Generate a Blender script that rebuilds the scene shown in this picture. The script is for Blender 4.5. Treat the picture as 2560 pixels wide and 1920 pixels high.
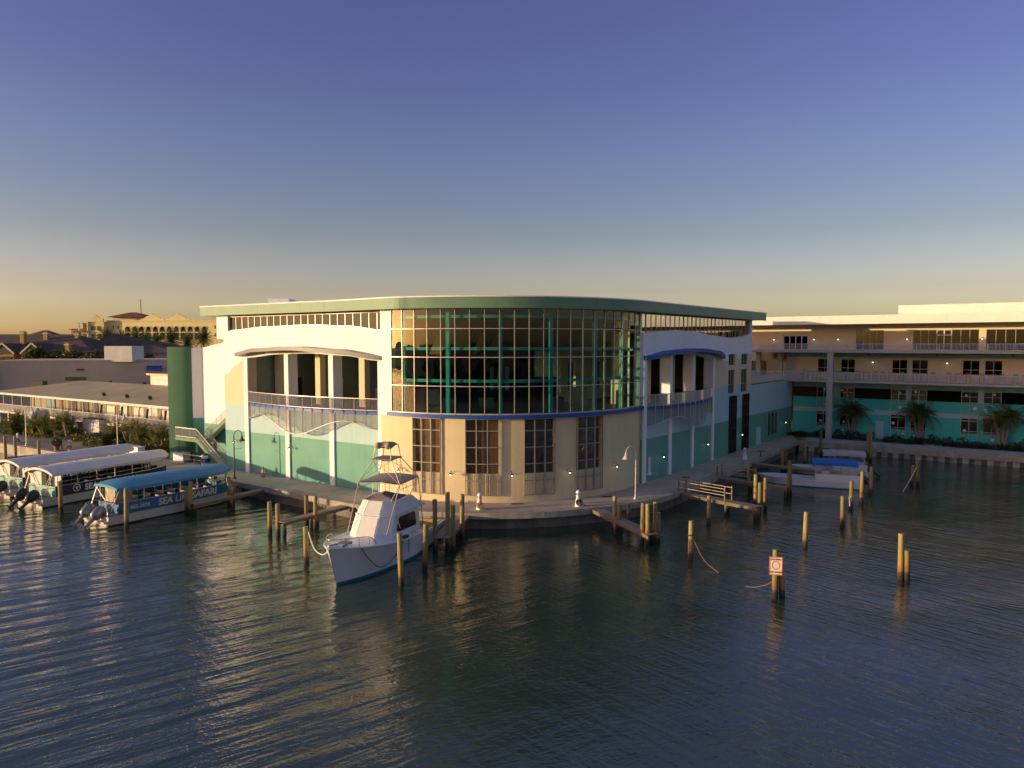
import bpy, bmesh, math, random
from mathutils import Vector, Matrix, noise
R = math.radians
random.seed(7)
for o in list(bpy.data.objects):
    bpy.data.objects.remove(o)
S = bpy.context.scene
COL = S.collection

# ------------------------------------------------------------------ camera
cam = bpy.data.cameras.new('camera'); camo = bpy.data.objects.new('camera', cam); COL.objects.link(camo)
camo.location = (0, 0, 13.5)
camo.rotation_euler = (R(90 - 3.289), 0, 0)
cam.sensor_width = 36.0
cam.lens = 36.0 * 1775 / 2560
cam.clip_start = 0.5; cam.clip_end = 8000
S.camera = camo

# ------------------------------------------------------------------ sky, sun, exposure
SUN_EL = 5.2
SUN_AZ = 255.3          # compass degrees from +Y, clockwise
w = bpy.data.worlds.new('World'); S.world = w; w.use_nodes = True
nt = w.node_tree; nt.nodes.clear()
out = nt.nodes.new('ShaderNodeOutputWorld'); bg = nt.nodes.new('ShaderNodeBackground')
sky = nt.nodes.new('ShaderNodeTexSky'); sky.sky_type = 'NISHITA'; sky.sun_disc = False
sky.sun_elevation = R(SUN_EL); sky.sun_rotation = R(SUN_AZ)
sky.altitude = 0; sky.air_density = 1.0; sky.dust_density = 2.0; sky.ozone_density = 2.0
# the hazy evening air shifts the clear-sky colours a little with height, the same all the way round
geo = nt.nodes.new('ShaderNodeTexCoord'); sx = nt.nodes.new('ShaderNodeSeparateXYZ'); nt.links.new(geo.outputs['Generated'], sx.inputs[0])
rp_ = nt.nodes.new('ShaderNodeValToRGB'); nt.links.new(sx.outputs[2], rp_.inputs[0])
el_ = rp_.color_ramp.elements
el_[0].position = 0.0; el_[0].color = (2.3, 2.2, 2.6, 1); el_[1].position = 0.68; el_[1].color = (.98, .78, .82, 1)
for ps_, c_ in ((.035, (1.33, 1.22, 1.5)), (.07, (1.06, .83, .96)), (.144, (.73, .58, .64)), (.20, (.64, .52, .65)), (.252, (.59, .49, .67)), (.326, (.54, .42, .66)), (.44, (.54, .38, .64))):
    e_ = el_.new(ps_); e_.color = (*c_, 1)
mxw = nt.nodes.new('ShaderNodeMix'); mxw.data_type = 'RGBA'; mxw.blend_type = 'MULTIPLY'; mxw.inputs[0].default_value = 1
nt.links.new(sky.outputs[0], mxw.inputs[6]); nt.links.new(rp_.outputs[0], mxw.inputs[7]); nt.links.new(mxw.outputs[2], bg.inputs[0])
bg.inputs[1].default_value = 0.145
nt.links.new(bg.outputs[0], out.inputs[0])
sl = bpy.data.lights.new('sun', 'SUN'); so = bpy.data.objects.new('sun', sl); COL.objects.link(so)
sl.energy = 2.0; sl.angle = R(0.55); sl.color = (1.0, 0.75, 0.43)
SDIR = Vector((math.sin(R(SUN_AZ)) * math.cos(R(SUN_EL)), math.cos(R(SUN_AZ)) * math.cos(R(SUN_EL)), math.sin(R(SUN_EL))))
so.rotation_euler = SDIR.to_track_quat('Z', 'Y').to_euler()
vs = S.view_settings; vs.view_transform = 'Standard'; vs.look = 'None'; vs.exposure = 1.25; vs.gamma = 1.0
vs.use_curve_mapping = False
S.render.engine = 'CYCLES'
S.cycles.use_denoising = True
S.cycles.max_bounces = 8; S.cycles.transparent_max_bounces = 12
S.cycles.caustics_reflective = False; S.cycles.caustics_refractive = False
S.cycles.sample_clamp_indirect = 4.0

# ------------------------------------------------------------------ materials
MATS = {}
def N(t, kind, **kw):
    n = t.nodes.new(kind)
    for k, v in kw.items():
        if k in n.inputs: n.inputs[k].default_value = v
        else: setattr(n, k, v)
    return n
def mat(name, col, rough=0.6, metal=0.0, var=0.12, scale=1.5, bump=0.0, bscale=25.0, stretch=(1, 1, 1), spec=0.5, streak=0.0, coord='Object', emit=None):
    """painted / natural surface: base colour with soft mottling, optional rain streaks and fine relief"""
    if name in MATS: return MATS[name]
    m = bpy.data.materials.new(name); m.use_nodes = True; t = m.node_tree; t.nodes.clear()
    o = N(t, 'ShaderNodeOutputMaterial'); p = N(t, 'ShaderNodeBsdfPrincipled')
    p.inputs['Roughness'].default_value = rough; p.inputs['Metallic'].default_value = metal
    p.inputs['Specular IOR Level'].default_value = spec
    tc = N(t, 'ShaderNodeTexCoord'); mp = N(t, 'ShaderNodeMapping'); mp.inputs['Scale'].default_value = stretch
    t.links.new(tc.outputs[coord], mp.inputs[0])
    nz = N(t, 'ShaderNodeTexNoise', Scale=scale, Detail=6.0, Roughness=0.62); t.links.new(mp.outputs[0], nz.inputs['Vector'])
    mr = N(t, 'ShaderNodeMapRange'); mr.inputs[1].default_value = 0.3; mr.inputs[2].default_value = 0.7
    mr.inputs[3].default_value = 1 - var; mr.inputs[4].default_value = 1 + var
    t.links.new(nz.outputs[0], mr.inputs[0])
    mx = N(t, 'ShaderNodeMix', data_type='RGBA', blend_type='MULTIPLY'); mx.inputs[0].default_value = 1
    mx.inputs[6].default_value = (*col, 1); t.links.new(mr.outputs[0], mx.inputs[7])
    last = mx.outputs[2]
    if streak > 0:
        m2 = N(t, 'ShaderNodeMapping'); m2.inputs['Scale'].default_value = (2.2, 2.2, 0.16)
        t.links.new(tc.outputs[coord], m2.inputs[0])
        n2 = N(t, 'ShaderNodeTexNoise', Scale=1.3, Detail=7.0, Roughness=0.7); t.links.new(m2.outputs[0], n2.inputs['Vector'])
        r2 = N(t, 'ShaderNodeMapRange'); r2.inputs[1].default_value = 0.52; r2.inputs[2].default_value = 0.8
        r2.inputs[3].default_value = 1.0; r2.inputs[4].default_value = 1 - streak
        t.links.new(n2.outputs[0], r2.inputs[0])
        x2 = N(t, 'ShaderNodeMix', data_type='RGBA', blend_type='MULTIPLY'); x2.inputs[0].default_value = 1
        t.links.new(last, x2.inputs[6]); t.links.new(r2.outputs[0], x2.inputs[7]); last = x2.outputs[2]
    t.links.new(last, p.inputs['Base Color'])
    if bump > 0:
        nb = N(t, 'ShaderNodeTexNoise', Scale=bscale, Detail=4.0); t.links.new(mp.outputs[0], nb.inputs['Vector'])
        b = N(t, 'ShaderNodeBump', Strength=bump, Distance=0.02); t.links.new(nb.outputs[0], b.inputs['Height'])
        t.links.new(b.outputs[0], p.inputs['Normal'])
    if emit:
        p.inputs['Emission Color'].default_value = (*emit[0], 1); p.inputs['Emission Strength'].default_value = emit[1]
    t.links.new(p.outputs[0], o.inputs[0]); MATS[name] = m; return m
def glass(name, tint, refl=0.10, rough=0.01):
    if name in MATS: return MATS[name]
    m = bpy.data.materials.new(name); m.use_nodes = True; t = m.node_tree; t.nodes.clear()
    o = N(t, 'ShaderNodeOutputMaterial'); tr = N(t, 'ShaderNodeBsdfTransparent'); tr.inputs[0].default_value = (*tint, 1)
    gl = N(t, 'ShaderNodeBsdfGlossy', Roughness=rough); gl.inputs[0].default_value = (0.85, 0.9, 0.9, 1)
    fr = N(t, 'ShaderNodeFresnel', IOR=1.27); ad = N(t, 'ShaderNodeMath', operation='ADD', use_clamp=True); ad.inputs[1].default_value = refl
    tc = N(t, 'ShaderNodeTexCoord'); nz = N(t, 'ShaderNodeTexNoise', Scale=0.35, Detail=1.0); t.links.new(tc.outputs['Object'], nz.inputs['Vector'])
    b = N(t, 'ShaderNodeBump', Strength=0.10, Distance=0.05); t.links.new(nz.outputs[0], b.inputs['Height']); t.links.new(b.outputs[0], gl.inputs['Normal'])
    ge = N(t, 'ShaderNodeNewGeometry'); nf = N(t, 'ShaderNodeMath', operation='SUBTRACT'); nf.inputs[0].default_value = 1; t.links.new(ge.outputs['Backfacing'], nf.inputs[1])
    ff = N(t, 'ShaderNodeMath', operation='MULTIPLY'); t.links.new(ad.outputs[0], ff.inputs[0]); t.links.new(nf.outputs[0], ff.inputs[1])
    t.links.new(fr.outputs[0], ad.inputs[0]); mx = N(t, 'ShaderNodeMixShader')
    t.links.new(ff.outputs[0], mx.inputs[0]); t.links.new(tr.outputs[0], mx.inputs[1]); t.links.new(gl.outputs[0], mx.inputs[2])
    t.links.new(mx.outputs[0], o.inputs[0]); MATS[name] = m; return m
def lines_mat(name, col, dark, axis, period, width, rough=0.8, var=0.12, scale=1.0, bump=0.4, axis2=None, period2=0.0):
    """surface with regular fine joints (pavers, boards, ribbed metal) along one or two object axes"""
    if name in MATS: return MATS[name]
    m = mat(name, col, rough, var=var, scale=scale, bump=0.0); t = m.node_tree
    p = [n for n in t.nodes if n.type == 'BSDF_PRINCIPLED'][0]
    tc = [n for n in t.nodes if n.type == 'TEX_COORD'][0]
    src = p.inputs['Base Color'].links[0].from_socket
    def joint(ax, per):
        d = N(t, 'ShaderNodeVectorMath', operation='DOT_PRODUCT'); d.inputs[1].default_value = ax
        t.links.new(tc.outputs['Object'], d.inputs[0])
        dv = N(t, 'ShaderNodeMath', operation='DIVIDE'); t.links.new(d.outputs['Value'], dv.inputs[0]); dv.inputs[1].default_value = per
        fr = N(t, 'ShaderNodeMath', operation='FRACT'); t.links.new(dv.outputs[0], fr.inputs[0])
        lt = N(t, 'ShaderNodeMath', operation='LESS_THAN'); t.links.new(fr.outputs[0], lt.inputs[0]); lt.inputs[1].default_value = width / per
        return lt.outputs[0]
    j = joint(axis, period)
    if axis2:
        j2 = joint(axis2, period2); a = N(t, 'ShaderNodeMath', operation='MAXIMUM'); t.links.new(j, a.inputs[0]); t.links.new(j2, a.inputs[1]); j = a.outputs[0]
    mx = N(t, 'ShaderNodeMix', data_type='RGBA'); t.links.new(j, mx.inputs[0]); t.links.new(src, mx.inputs[6]); mx.inputs[7].default_value = (*dark, 1)
    t.links.new(mx.outputs[2], p.inputs['Base Color'])
    inv = N(t, 'ShaderNodeMath', operation='SUBTRACT'); inv.inputs[0].default_value = 1; t.links.new(j, inv.inputs[1])
    b = N(t, 'ShaderNodeBump', Strength=bump, Distance=0.02); t.links.new(inv.outputs[0], b.inputs['Height']); t.links.new(b.outputs[0], p.inputs['Normal'])
    return m

# ------------------------------------------------------------------ mesh builder
class B:
    def __init__(s): s.v = []; s.f = []; s.m = []; s.sm = []
    def add(s, vs, fs, m=0, smooth=False):
        k = len(s.v); s.v += [tuple(v) for v in vs]
        for f in fs: s.f.append(tuple(i + k for i in f)); s.m.append(m); s.sm.append(smooth)
        return s
    def box(s, x0, y0, z0, x1, y1, z1, m=0):
        return s.add([(x0,y0,z0),(x1,y0,z0),(x1,y1,z0),(x0,y1,z0),(x0,y0,z1),(x1,y0,z1),(x1,y1,z1),(x0,y1,z1)],
              [(0,3,2,1),(4,5,6,7),(0,1,5,4),(1,2,6,5),(2,3,7,6),(3,0,4,7)], m)
    def bar(s, a, b, w, h, m=0, up=(0,0,1)):
        a = Vector(a); b = Vector(b); d = (b - a).normalized(); u = Vector(up)
        if abs(d.dot(u)) > .98: u = Vector((1,0,0))
        x = d.cross(u).normalized() * w / 2; y = x.cross(d).normalized() * h / 2
        return s.add([a-x-y, a+x-y, a+x+y, a-x+y, b-x-y, b+x-y, b+x+y, b-x+y],
              [(0,3,2,1),(4,5,6,7),(0,1,5,4),(1,2,6,5),(2,3,7,6),(3,0,4,7)], m)
    def tube(s, pts, r, n=6, m=0, cap=True):
        pts = [Vector(p) for p in pts]; rs = r if isinstance(r, (list, tuple)) else [r] * len(pts)
        vs = []; ref = None
        for i, p in enumerate(pts):
            a = pts[max(i-1, 0)]; c = pts[min(i+1, len(pts)-1)]; d = (c - a).normalized()
            if ref is None: ref = Vector((0,0,1)) if abs(d.z) < .9 else Vector((1,0,0))
            x = d.cross(ref).normalized(); y = x.cross(d).normalized(); ref = y
            for k in range(n):
                t = 2 * math.pi * k / n; vs.append(p + (x * math.cos(t) + y * math.sin(t)) * rs[i])
        fs = [(i*n+k, i*n+(k+1) % n, (i+1)*n+(k+1) % n, (i+1)*n+k) for i in range(len(pts)-1) for k in range(n)]
        s.add(vs, fs, m, n > 4)
        if cap: s.add(vs[:n], [tuple(range(n))[::-1]], m); s.add(vs[-n:], [tuple(range(n))], m)
        return s
    def lathe(s, prof, c=(0,0,0), n=14, m=0):
        vs = []
        for r, z in prof:
            for k in range(n):
                t = 2*math.pi*k/n; vs.append((c[0]+r*math.cos(t), c[1]+r*math.sin(t), c[2]+z))
        fs = [(i*n+k, i*n+(k+1) % n, (i+1)*n+(k+1) % n, (i+1)*n+k) for i in range(len(prof)-1) for k in range(n)]
        s.add(vs, fs, m, True)
        s.add(vs[:n], [tuple(range(n))[::-1]], m); s.add(vs[-n:], [tuple(range(n))], m); return s
    def prism(s, poly, z0, z1, m=0):
        n = len(poly); vs = [(x,y,z0) for x,y in poly] + [(x,y,z1) for x,y in poly]
        return s.add(vs, [tuple(range(n))[::-1], tuple(range(n, 2*n))] + [(i, (i+1) % n, n+(i+1) % n, n+i) for i in range(n)], m)
    def grid(s, rows, m=0, smooth=True, closed=False):
        n = len(rows[0]); vs = [p for r in rows for p in r]; k = n if closed else n-1
        return s.add(vs, [(i*n+j, i*n+(j+1) % n, (i+1)*n+(j+1) % n, (i+1)*n+j) for i in range(len(rows)-1) for j in range(k)], m, smooth)
    def sweep(s, path, s0, s1, o0, o1, z0, z1, m=0, step=None):
        f0 = z0 if callable(z0) else (lambda q: z0); f1 = z1 if callable(z1) else (lambda q: z1)
        g0 = o0 if callable(o0) else (lambda q: o0); g1 = o1 if callable(o1) else (lambda q: o1)
        ss = [s0] + [q for q in path.knots if s0 + 1e-4 < q < s1 - 1e-4] + [s1]
        if step:
            n = max(1, int(math.ceil((s1 - s0) / step))); ss = sorted(set(ss + [s0 + (s1-s0)*i/n for i in range(n+1)]))
            ss = [q for i, q in enumerate(ss) if i == 0 or q - ss[i-1] > 1e-4]
        vs = []
        for q in ss:
            a = path.pos(q, g0(q)); b = path.pos(q, g1(q))
            vs += [(a[0],a[1],f0(q)), (b[0],b[1],f0(q)), (b[0],b[1],f1(q)), (a[0],a[1],f1(q))]
        fs = [(i*4+k, i*4+4+k, i*4+4+(k+1) % 4, i*4+(k+1) % 4) for i in range(len(ss)-1) for k in range(4)]
        n = len(ss)*4 - 4
        return s.add(vs, fs + [(0,1,2,3), (n,n+3,n+2,n+1)], m)
    def wall(s, path, breaks, fn, o0, o1, step=None):
        for a, b in zip(breaks[:-1], breaks[1:]):
            for seg in fn((a+b)/2): s.sweep(path, a, b, o0, o1, seg[0], seg[1], seg[2] if len(seg) > 2 else 0, step)
        return s
    def build(s, name, mats, parent=None, loc=None):
        """one mesh object; vertices are in world space unless the parent is turned or loc is given"""
        if not isinstance(mats, (list, tuple)): mats = [mats]
        me = bpy.data.meshes.new(name)
        off = Vector((0,0,0))
        if parent is not None and not parent.get('_local'): off = parent.get('_off') and Vector(parent['_off']) or Vector((0,0,0))
        if loc is not None: off = Vector(loc)
        me.from_pydata([(v[0]-off[0], v[1]-off[1], v[2]-off[2]) for v in s.v], [], s.f)
        for mm in mats: me.materials.append(mm)
        me.polygons.foreach_set('material_index', s.m); me.polygons.foreach_set('use_smooth', s.sm)
        me.validate(); me.update()
        o = bpy.data.objects.new(name, me); COL.objects.link(o)
        if parent is not None: o.parent = parent
        if loc is not None and parent is None: o.location = loc
        o['_off'] = [float(q) for q in off]
        if parent is not None and parent.get('_local'): o['_local'] = 1
        return o
def thing(name, label, cat, loc=(0,0,0), rotz=0.0, group=None, local=False):
    o = bpy.data.objects.new(name, None); COL.objects.link(o); o.location = loc; o.rotation_euler = (0,0,rotz)
    o.empty_display_size = 0.3
    o['_off'] = [float(q) for q in loc]
    if local or rotz: o['_local'] = 1
    return tag(o, label, cat, group)
def tag(o, label, cat=None, group=None, kind=None):
    o['label'] = label
    if cat: o['category'] = cat
    if group: o['group'] = group
    if kind: o['kind'] = kind
    return o
def struct(o, label=None):
    o['kind'] = 'structure'
    if label: o['label'] = label
    return o
def copy_tree(o, parent=None):
    c = o.copy(); COL.objects.link(c)
    if parent is not None: c.parent = parent
    for ch in list(o.children): copy_tree(ch, c)
    return c
class Path:
    """a line on the ground, walked left to right as seen from the water; offsets > 0 lie on the water side"""
    def __init__(s, pts):
        s.p = [Vector((a, b)) for a, b in pts]; s.knots = [0.0]
        for a, b in zip(s.p[:-1], s.p[1:]): s.knots.append(s.knots[-1] + (b - a).length)
        dn = [(b - a).normalized() for a, b in zip(s.p[:-1], s.p[1:])]
        s.n = []
        for i in range(len(s.p)):
            d = dn[0] if i == 0 else dn[-1] if i == len(dn) else (dn[i-1] + dn[i])
            c = 1.0 if i in (0, len(dn)) else 1 / max(.5, (dn[i-1] + dn[i]).length / 2)
            d = d.normalized(); s.n.append(Vector((d.y, -d.x)) * c)
        s.L = s.knots[-1]
    def pos(s, q, o=0.0):
        i = 0
        while i < len(s.p) - 2 and q > s.knots[i+1]: i += 1
        t = (q - s.knots[i]) / (s.knots[i+1] - s.knots[i])
        p = s.p[i].lerp(s.p[i+1], t); n = s.n[i].lerp(s.n[i+1], min(1, max(0, t)))
        r = p + n * o; return (r.x, r.y)
    def at(s, q, o, z): x, y = s.pos(q, o); return (x, y, z)
def arc_path(c, r, a0, a1, n=72):
    return Path([(c[0] + r*math.cos(R(a0 + (a1-a0)*i/n)), c[1] + r*math.sin(R(a0 + (a1-a0)*i/n))) for i in range(n+1)])
def interp(tbl):
    def f(q):
        if q <= tbl[0][0]: return tbl[0][1]
        for (a, b), (c, d) in zip(tbl[:-1], tbl[1:]):
            if q <= c:
                t = (q-a)/(c-a); t = t*t*(3-2*t); return b + (d-b)*t
        return tbl[-1][1]
    return f
def smooth_path(pts, k=5):
    o = []
    P_ = [Vector(p) for p in pts]
    for i in range(len(P_)-1):
        a = P_[max(0, i-1)]; b = P_[i]; c = P_[i+1]; d = P_[min(len(P_)-1, i+2)]
        for j in range(k):
            t = j/k; o.append(tuple(.5*((2*b) + (c-a)*t + (2*a-5*b+4*c-d)*t*t + (3*b-a-3*c+d)*t**3)))
    return o + [tuple(P_[-1])]
def text_part(txt, size, mat_, parent, mtx, name='lettering', bold=0.0, align='LEFT', shear=0.0):
    """flat cut lettering, 6 mm thick, as a mesh"""
    cu = bpy.data.curves.new('t', 'FONT'); cu.body = txt; cu.size = size; cu.extrude = 0.003; cu.offset = bold; cu.align_x = align
    cu.shear = shear; cu.resolution_u = 3
    ob = bpy.data.objects.new('t', cu); COL.objects.link(ob)
    dg = bpy.context.evaluated_depsgraph_get(); me = bpy.data.meshes.new_from_object(ob.evaluated_get(dg))
    bpy.data.objects.remove(ob)
    me.transform(mtx); me.materials.clear(); me.materials.append(mat_)
    o = bpy.data.objects.new(name, me); COL.objects.link(o); o.parent = parent
    return o
# ------------------------------------------------------------------ palette
white = mat('white_stucco', (.87, .86, .86), .75, var=.05, scale=.4, bump=.25, bscale=40, streak=.15)
cream = mat('cream_stucco', (.74, .61, .40), .75, var=.05, scale=.4, bump=.15, bscale=60, streak=.07)
beige = mat('beige_stucco', (.74, .61, .36), .75, var=.05, scale=.4, bump=.25, bscale=40, streak=.18)
pale = mat('pale_blue_stucco', (.42, .60, .62), .75, var=.05, scale=.4, bump=.25, bscale=40, streak=.14)
teal = mat('teal_stucco', (.135, .36, .275), .7, var=.08, scale=.5, bump=.25, bscale=40, streak=.22)
seagreen = mat('sea_green_panel', (.16, .28, .165), .55, var=.10, scale=.35, streak=.16)
stairgreen = mat('stair_green_paint', (.07, .20, .10), .6, var=.08, scale=.6, streak=.08)
blue = mat('royal_blue_metal', (.01, .075, .36), .45, var=.06, scale=.8)
greyconc = mat('grey_concrete', (.46, .43, .40), .85, var=.18, scale=.7, bump=.3, bscale=18, streak=.25)
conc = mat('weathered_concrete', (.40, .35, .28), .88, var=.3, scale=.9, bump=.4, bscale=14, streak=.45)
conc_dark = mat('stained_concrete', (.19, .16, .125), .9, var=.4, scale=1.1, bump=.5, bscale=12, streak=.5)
conc_light = mat('pale_concrete', (.46, .43, .37), .88, var=.25, scale=1.2, bump=.4, bscale=14, streak=.4)
alu = mat('aluminium_frame', (.50, .47, .42), .4, .3, var=.04)
rail_m = mat('rail_metal', (.52, .50, .47), .4, .5, var=.05)
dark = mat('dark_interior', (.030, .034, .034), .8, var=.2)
darkwall = mat('terrace_back_wall', (.26, .32, .28), .8, var=.1)
intwall = mat('interior_wall', (.22, .21, .18), .8, var=.1)
floor_m = mat('interior_floor', (.12, .115, .11), .6, var=.15)
steel = mat('teal_steel', (.11, .62, .60), .5, var=.05)
lampm = mat('dark_lamp_metal', (.05, .042, .035), .5, .3, var=.05)
bulb = mat('lit_bulb', (1, .9, .8), .5, emit=((1, .82, .62), 4.0))
glass_m = glass('curtain_glass', (.62, .76, .72), .03)
glass_d = glass('dark_glass', (.42, .43, .41), .02)
glass_b = glass('bay_glass', (.80, .78, .76), .03)
glass_r = glass('mirror_glass', (.16, .14, .10), .34)
Z0 = 1.2

# ------------------------------------------------------------------ water
def water_material():
    m = bpy.data.materials.new('harbour_water'); m.use_nodes = True; t = m.node_tree; t.nodes.clear()
    o = N(t, 'ShaderNodeOutputMaterial'); p = N(t, 'ShaderNodeBsdfPrincipled')
    p.inputs['Base Color'].default_value = (.034, .056, .034, 1); p.inputs['Roughness'].default_value = .04; p.inputs['IOR'].default_value = 2.0
    tc = N(t, 'ShaderNodeTexCoord')
    def tex(angle, sx, sy, scale, detail, dist=0.0):
        m0 = N(t, 'ShaderNodeMapping'); m0.inputs['Rotation'].default_value = (0, 0, R(angle)); t.links.new(tc.outputs['Object'], m0.inputs[0])
        mp = N(t, 'ShaderNodeMapping'); mp.inputs['Scale'].default_value = (sx, sy, 1); t.links.new(m0.outputs[0], mp.inputs[0])
        n = N(t, 'ShaderNodeTexNoise', Scale=scale, Detail=detail, Roughness=.55, Distortion=dist); t.links.new(mp.outputs[0], n.inputs['Vector']); return n.outputs[0]
    def wave(angle, scale, distort, dscale):
        mp = N(t, 'ShaderNodeMapping'); mp.inputs['Rotation'].default_value = (0, 0, R(angle))
        t.links.new(tc.outputs['Object'], mp.inputs[0])
        n = N(t, 'ShaderNodeTexWave', Scale=scale, Distortion=distort, Detail=2.0); n.inputs['Detail Scale'].default_value = dscale
        n.bands_direction = 'Y'; n.wave_profile = 'SIN'; t.links.new(mp.outputs[0], n.inputs['Vector']); return n.outputs['Fac']
    def mul(a, k):
        x = N(t, 'ShaderNodeMath', operation='MULTIPLY'); t.links.new(a, x.inputs[0])
        if isinstance(k, float): x.inputs[1].default_value = k
        else: t.links.new(k, x.inputs[1])
        return x.outputs[0]
    def add(a, b):
        x = N(t, 'ShaderNodeMath', operation='ADD'); t.links.new(a, x.inputs[0]); t.links.new(b, x.inputs[1]); return x.outputs[0]
    def ramp(a, lo, hi, v0, v1):
        x = N(t, 'ShaderNodeMapRange'); x.interpolation_type = 'SMOOTHSTEP'
        for i, q in enumerate((lo, hi, v0, v1)): x.inputs[i+1].default_value = q
        t.links.new(a, x.inputs[0]); return x.outputs[0]
    # wind patches: rougher to both sides, a calmer tongue in the lee of the building
    sep = N(t, 'ShaderNodeSeparateXYZ'); t.links.new(tc.outputs['Object'], sep.inputs[0])
    left = ramp(sep.outputs[0], -14.0, 6.0, 1.0, 0.12)
    right = ramp(sep.outputs[0], -2.0, 14.0, 0.15, 1.0)
    patch = ramp(tex(10, 1, 1.6, .075, 3.0), .36, .64, .45, 1.2)
    swell_l = mul(mul(tex(-35, .24, 1.9, .6, 3.0, .25), left), 0.22)
    wav_l = mul(mul(wave(-33, .22, 5.0, .45), left), 0.030)
    swell_r = mul(mul(tex(48, .26, 1.9, 1.25, 3.0, .3), right), 0.13)
    chop = mul(tex(-18, .7, 1.5, 3.0, 3.0, .4), 0.034)
    fine = mul(tex(20, .8, 1.3, 7.0, 2.0), 0.011)
    h = mul(add(add(add(swell_l, wav_l), swell_r), add(chop, fine)), patch)
    b = N(t, 'ShaderNodeBump', Strength=.8, Distance=1.0); t.links.new(h, b.inputs['Height']); t.links.new(b.outputs[0], p.inputs['Normal'])
    t.links.new(p.outputs[0], o.inputs[0]); return m
wm = water_material()
wb = B(); wb.add([(-4000,-3000,0),(4000,-3000,0),(4000,3000,0),(-4000,3000,0)], [(0,1,2,3)])
struct(wb.build('water', wm))

# ------------------------------------------------------------------ quay line, ground, promenade
QL = [(-260, 215.2), (-63.1, 86.9), (-40.6, 72.6), (-24.2, 62.2), (-17.3, 57.3), (-13.0, 54.2), (-9.6, 52.3), (-6.3, 51.2), (-3.0, 50.75), (0.3, 50.85), (3.4, 51.4), (6.3, 52.45), (9.4, 54.1), (12.2, 56.3), (14.6, 59.2), (22.5, 69.6), (36.0, 88.6)]
QL = QL[:4] + smooth_path(QL[4:15], 3) + QL[15:]
QUAY = Path(QL)
WQ = [(36.0, 88.6), (40.1, 86.1), (55.3, 76.1), (300, -85)]
WQUAY = Path(WQ)
land = QL + WQ[1:] + [(4000, -85), (4000, 4000), (-4000, 4000), (-4000, 215.2)]
gb = B(); gb.add([(x, y, 1.12) for x, y in land], [tuple(range(len(land)))])
ground_m = mat('sandy_ground', (.20, .17, .12), .95, var=.3, scale=.05, bump=.3, bscale=3)
struct(gb.build('ground', ground_m))
shore = [(-4000, -64), (-60, -60), (40, -66), (120, -58), (4000, -70), (4000, -3000), (-4000, -3000)]
sb = B(); sb.prism(shore, -1, 1.0); struct(sb.build('opposite_shore_ground', ground_m))
paver = lines_mat('promenade_pavers', (.50, .41, .31), (.23, .19, .14), (.837, -.547, 0), .42, .018, .85, .22, .5, .35, (.547, .837, 0), .42)
walk_m = lines_mat('sidewalk_concrete', (.48, .44, .41), (.24, .22, .2), (.829, -.559, 0), 1.6, .03, .85, .14, .6, .3)
pv = B()
BACK = [(-37.5, 75.2), (-28.1, 69.6), (-10.4, 58.0), (-5.5, 55.5), (-1.5, 55.0), (3.8, 56.3), (7.2, 58.6), (11.7, 62.7), (38.5, 97.2)]
front = [QUAY.pos(q, -.02) for q in QUAY.knots if QUAY.knots[1] < q] + [QUAY.pos(QUAY.L, -.02)]
front = [p for p in front if p[0] > -36.5]
left_end = [(-37.5, 76.0), (-41.2, 72.9)]
pv.add([(x, y, Z0) for x, y in left_end + front + [(38.6, 98.0)] + BACK[::-1]], [tuple(range(len(left_end) + len(front) + 1 + len(BACK)))])
struct(pv.build('promenade', paver))
lw = B(); lpoly = [QUAY.pos(QUAY.knots[1] - 60, -.02), QUAY.pos(QUAY.knots[1], -.02), QUAY.pos(QUAY.knots[2], -.02), (-37.5, 76.0), (-37, 80), (-46, 84.2), (-50.5, 86), (-55, 89.6), (-66, 95), (-116, 128)]
lw.add([(x, y, Z0-.012) for x, y in lpoly], [tuple(range(len(lpoly)))]); struct(lw.build('garden_path', mat('garden_paving', (.27, .22, .17), .9, var=.25, scale=.6, bump=.3, bscale=12)))
sw = B(); sw.sweep(WQUAY, 0.3, 60, -4.4, -.02, 1.0, Z0-.004); sw.sweep(WQUAY, 13.3, 15.2, -9.2, -4.4, 1.0, Z0-.008)
struct(sw.build('sidewalk', walk_m))

# quay walls: a cap in cast lengths over a recessed wall
def quay_wall(label, path, s0, s1, seg, cap_h, recess, mcap, mwall, corrugated=False):
    p0 = path.pos(s0, 0); q = thing('quay_wall', label, 'quay wall', (p0[0], p0[1], 0))
    n = max(1, round((s1 - s0) / seg))
    for i in range(n):
        a = s0 + (s1-s0)*i/n; b = s0 + (s1-s0)*(i+1)/n
        B().sweep(path, a + .02, b - .02, -.75, 0, Z0 - cap_h, Z0 + .03).build('cap_stone', mcap, q)
    B().sweep(path, s0, s1, -1.2, -recess, -1.5, Z0 - cap_h + .01).build('wall', mwall, q)
    if corrugated:
        k = 0; a = s0
        while a < min(s1, s0 + 34):
            ob = B().sweep(path, a, a + .62, -recess - .05, -recess + .16, -1.2, Z0 - cap_h - .002).build('panel', conc_light if k % 2 else conc, q); a += 1.16; k += 1
    return q
quay_wall('long concrete quay wall behind the tour boats, sunlit yellow', QUAY, 150, QUAY.knots[3], 6.0, .45, .12, conc, conc)
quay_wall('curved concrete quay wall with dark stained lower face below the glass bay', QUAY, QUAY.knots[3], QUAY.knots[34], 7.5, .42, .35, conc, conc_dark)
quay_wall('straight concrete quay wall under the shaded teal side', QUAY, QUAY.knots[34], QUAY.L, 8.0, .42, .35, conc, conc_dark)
quay_wall('corrugated concrete sheet pile wall below the planted sidewalk', WQUAY, 0.0, 60, 9.0, .62, .3, conc, conc_dark, True)

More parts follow.
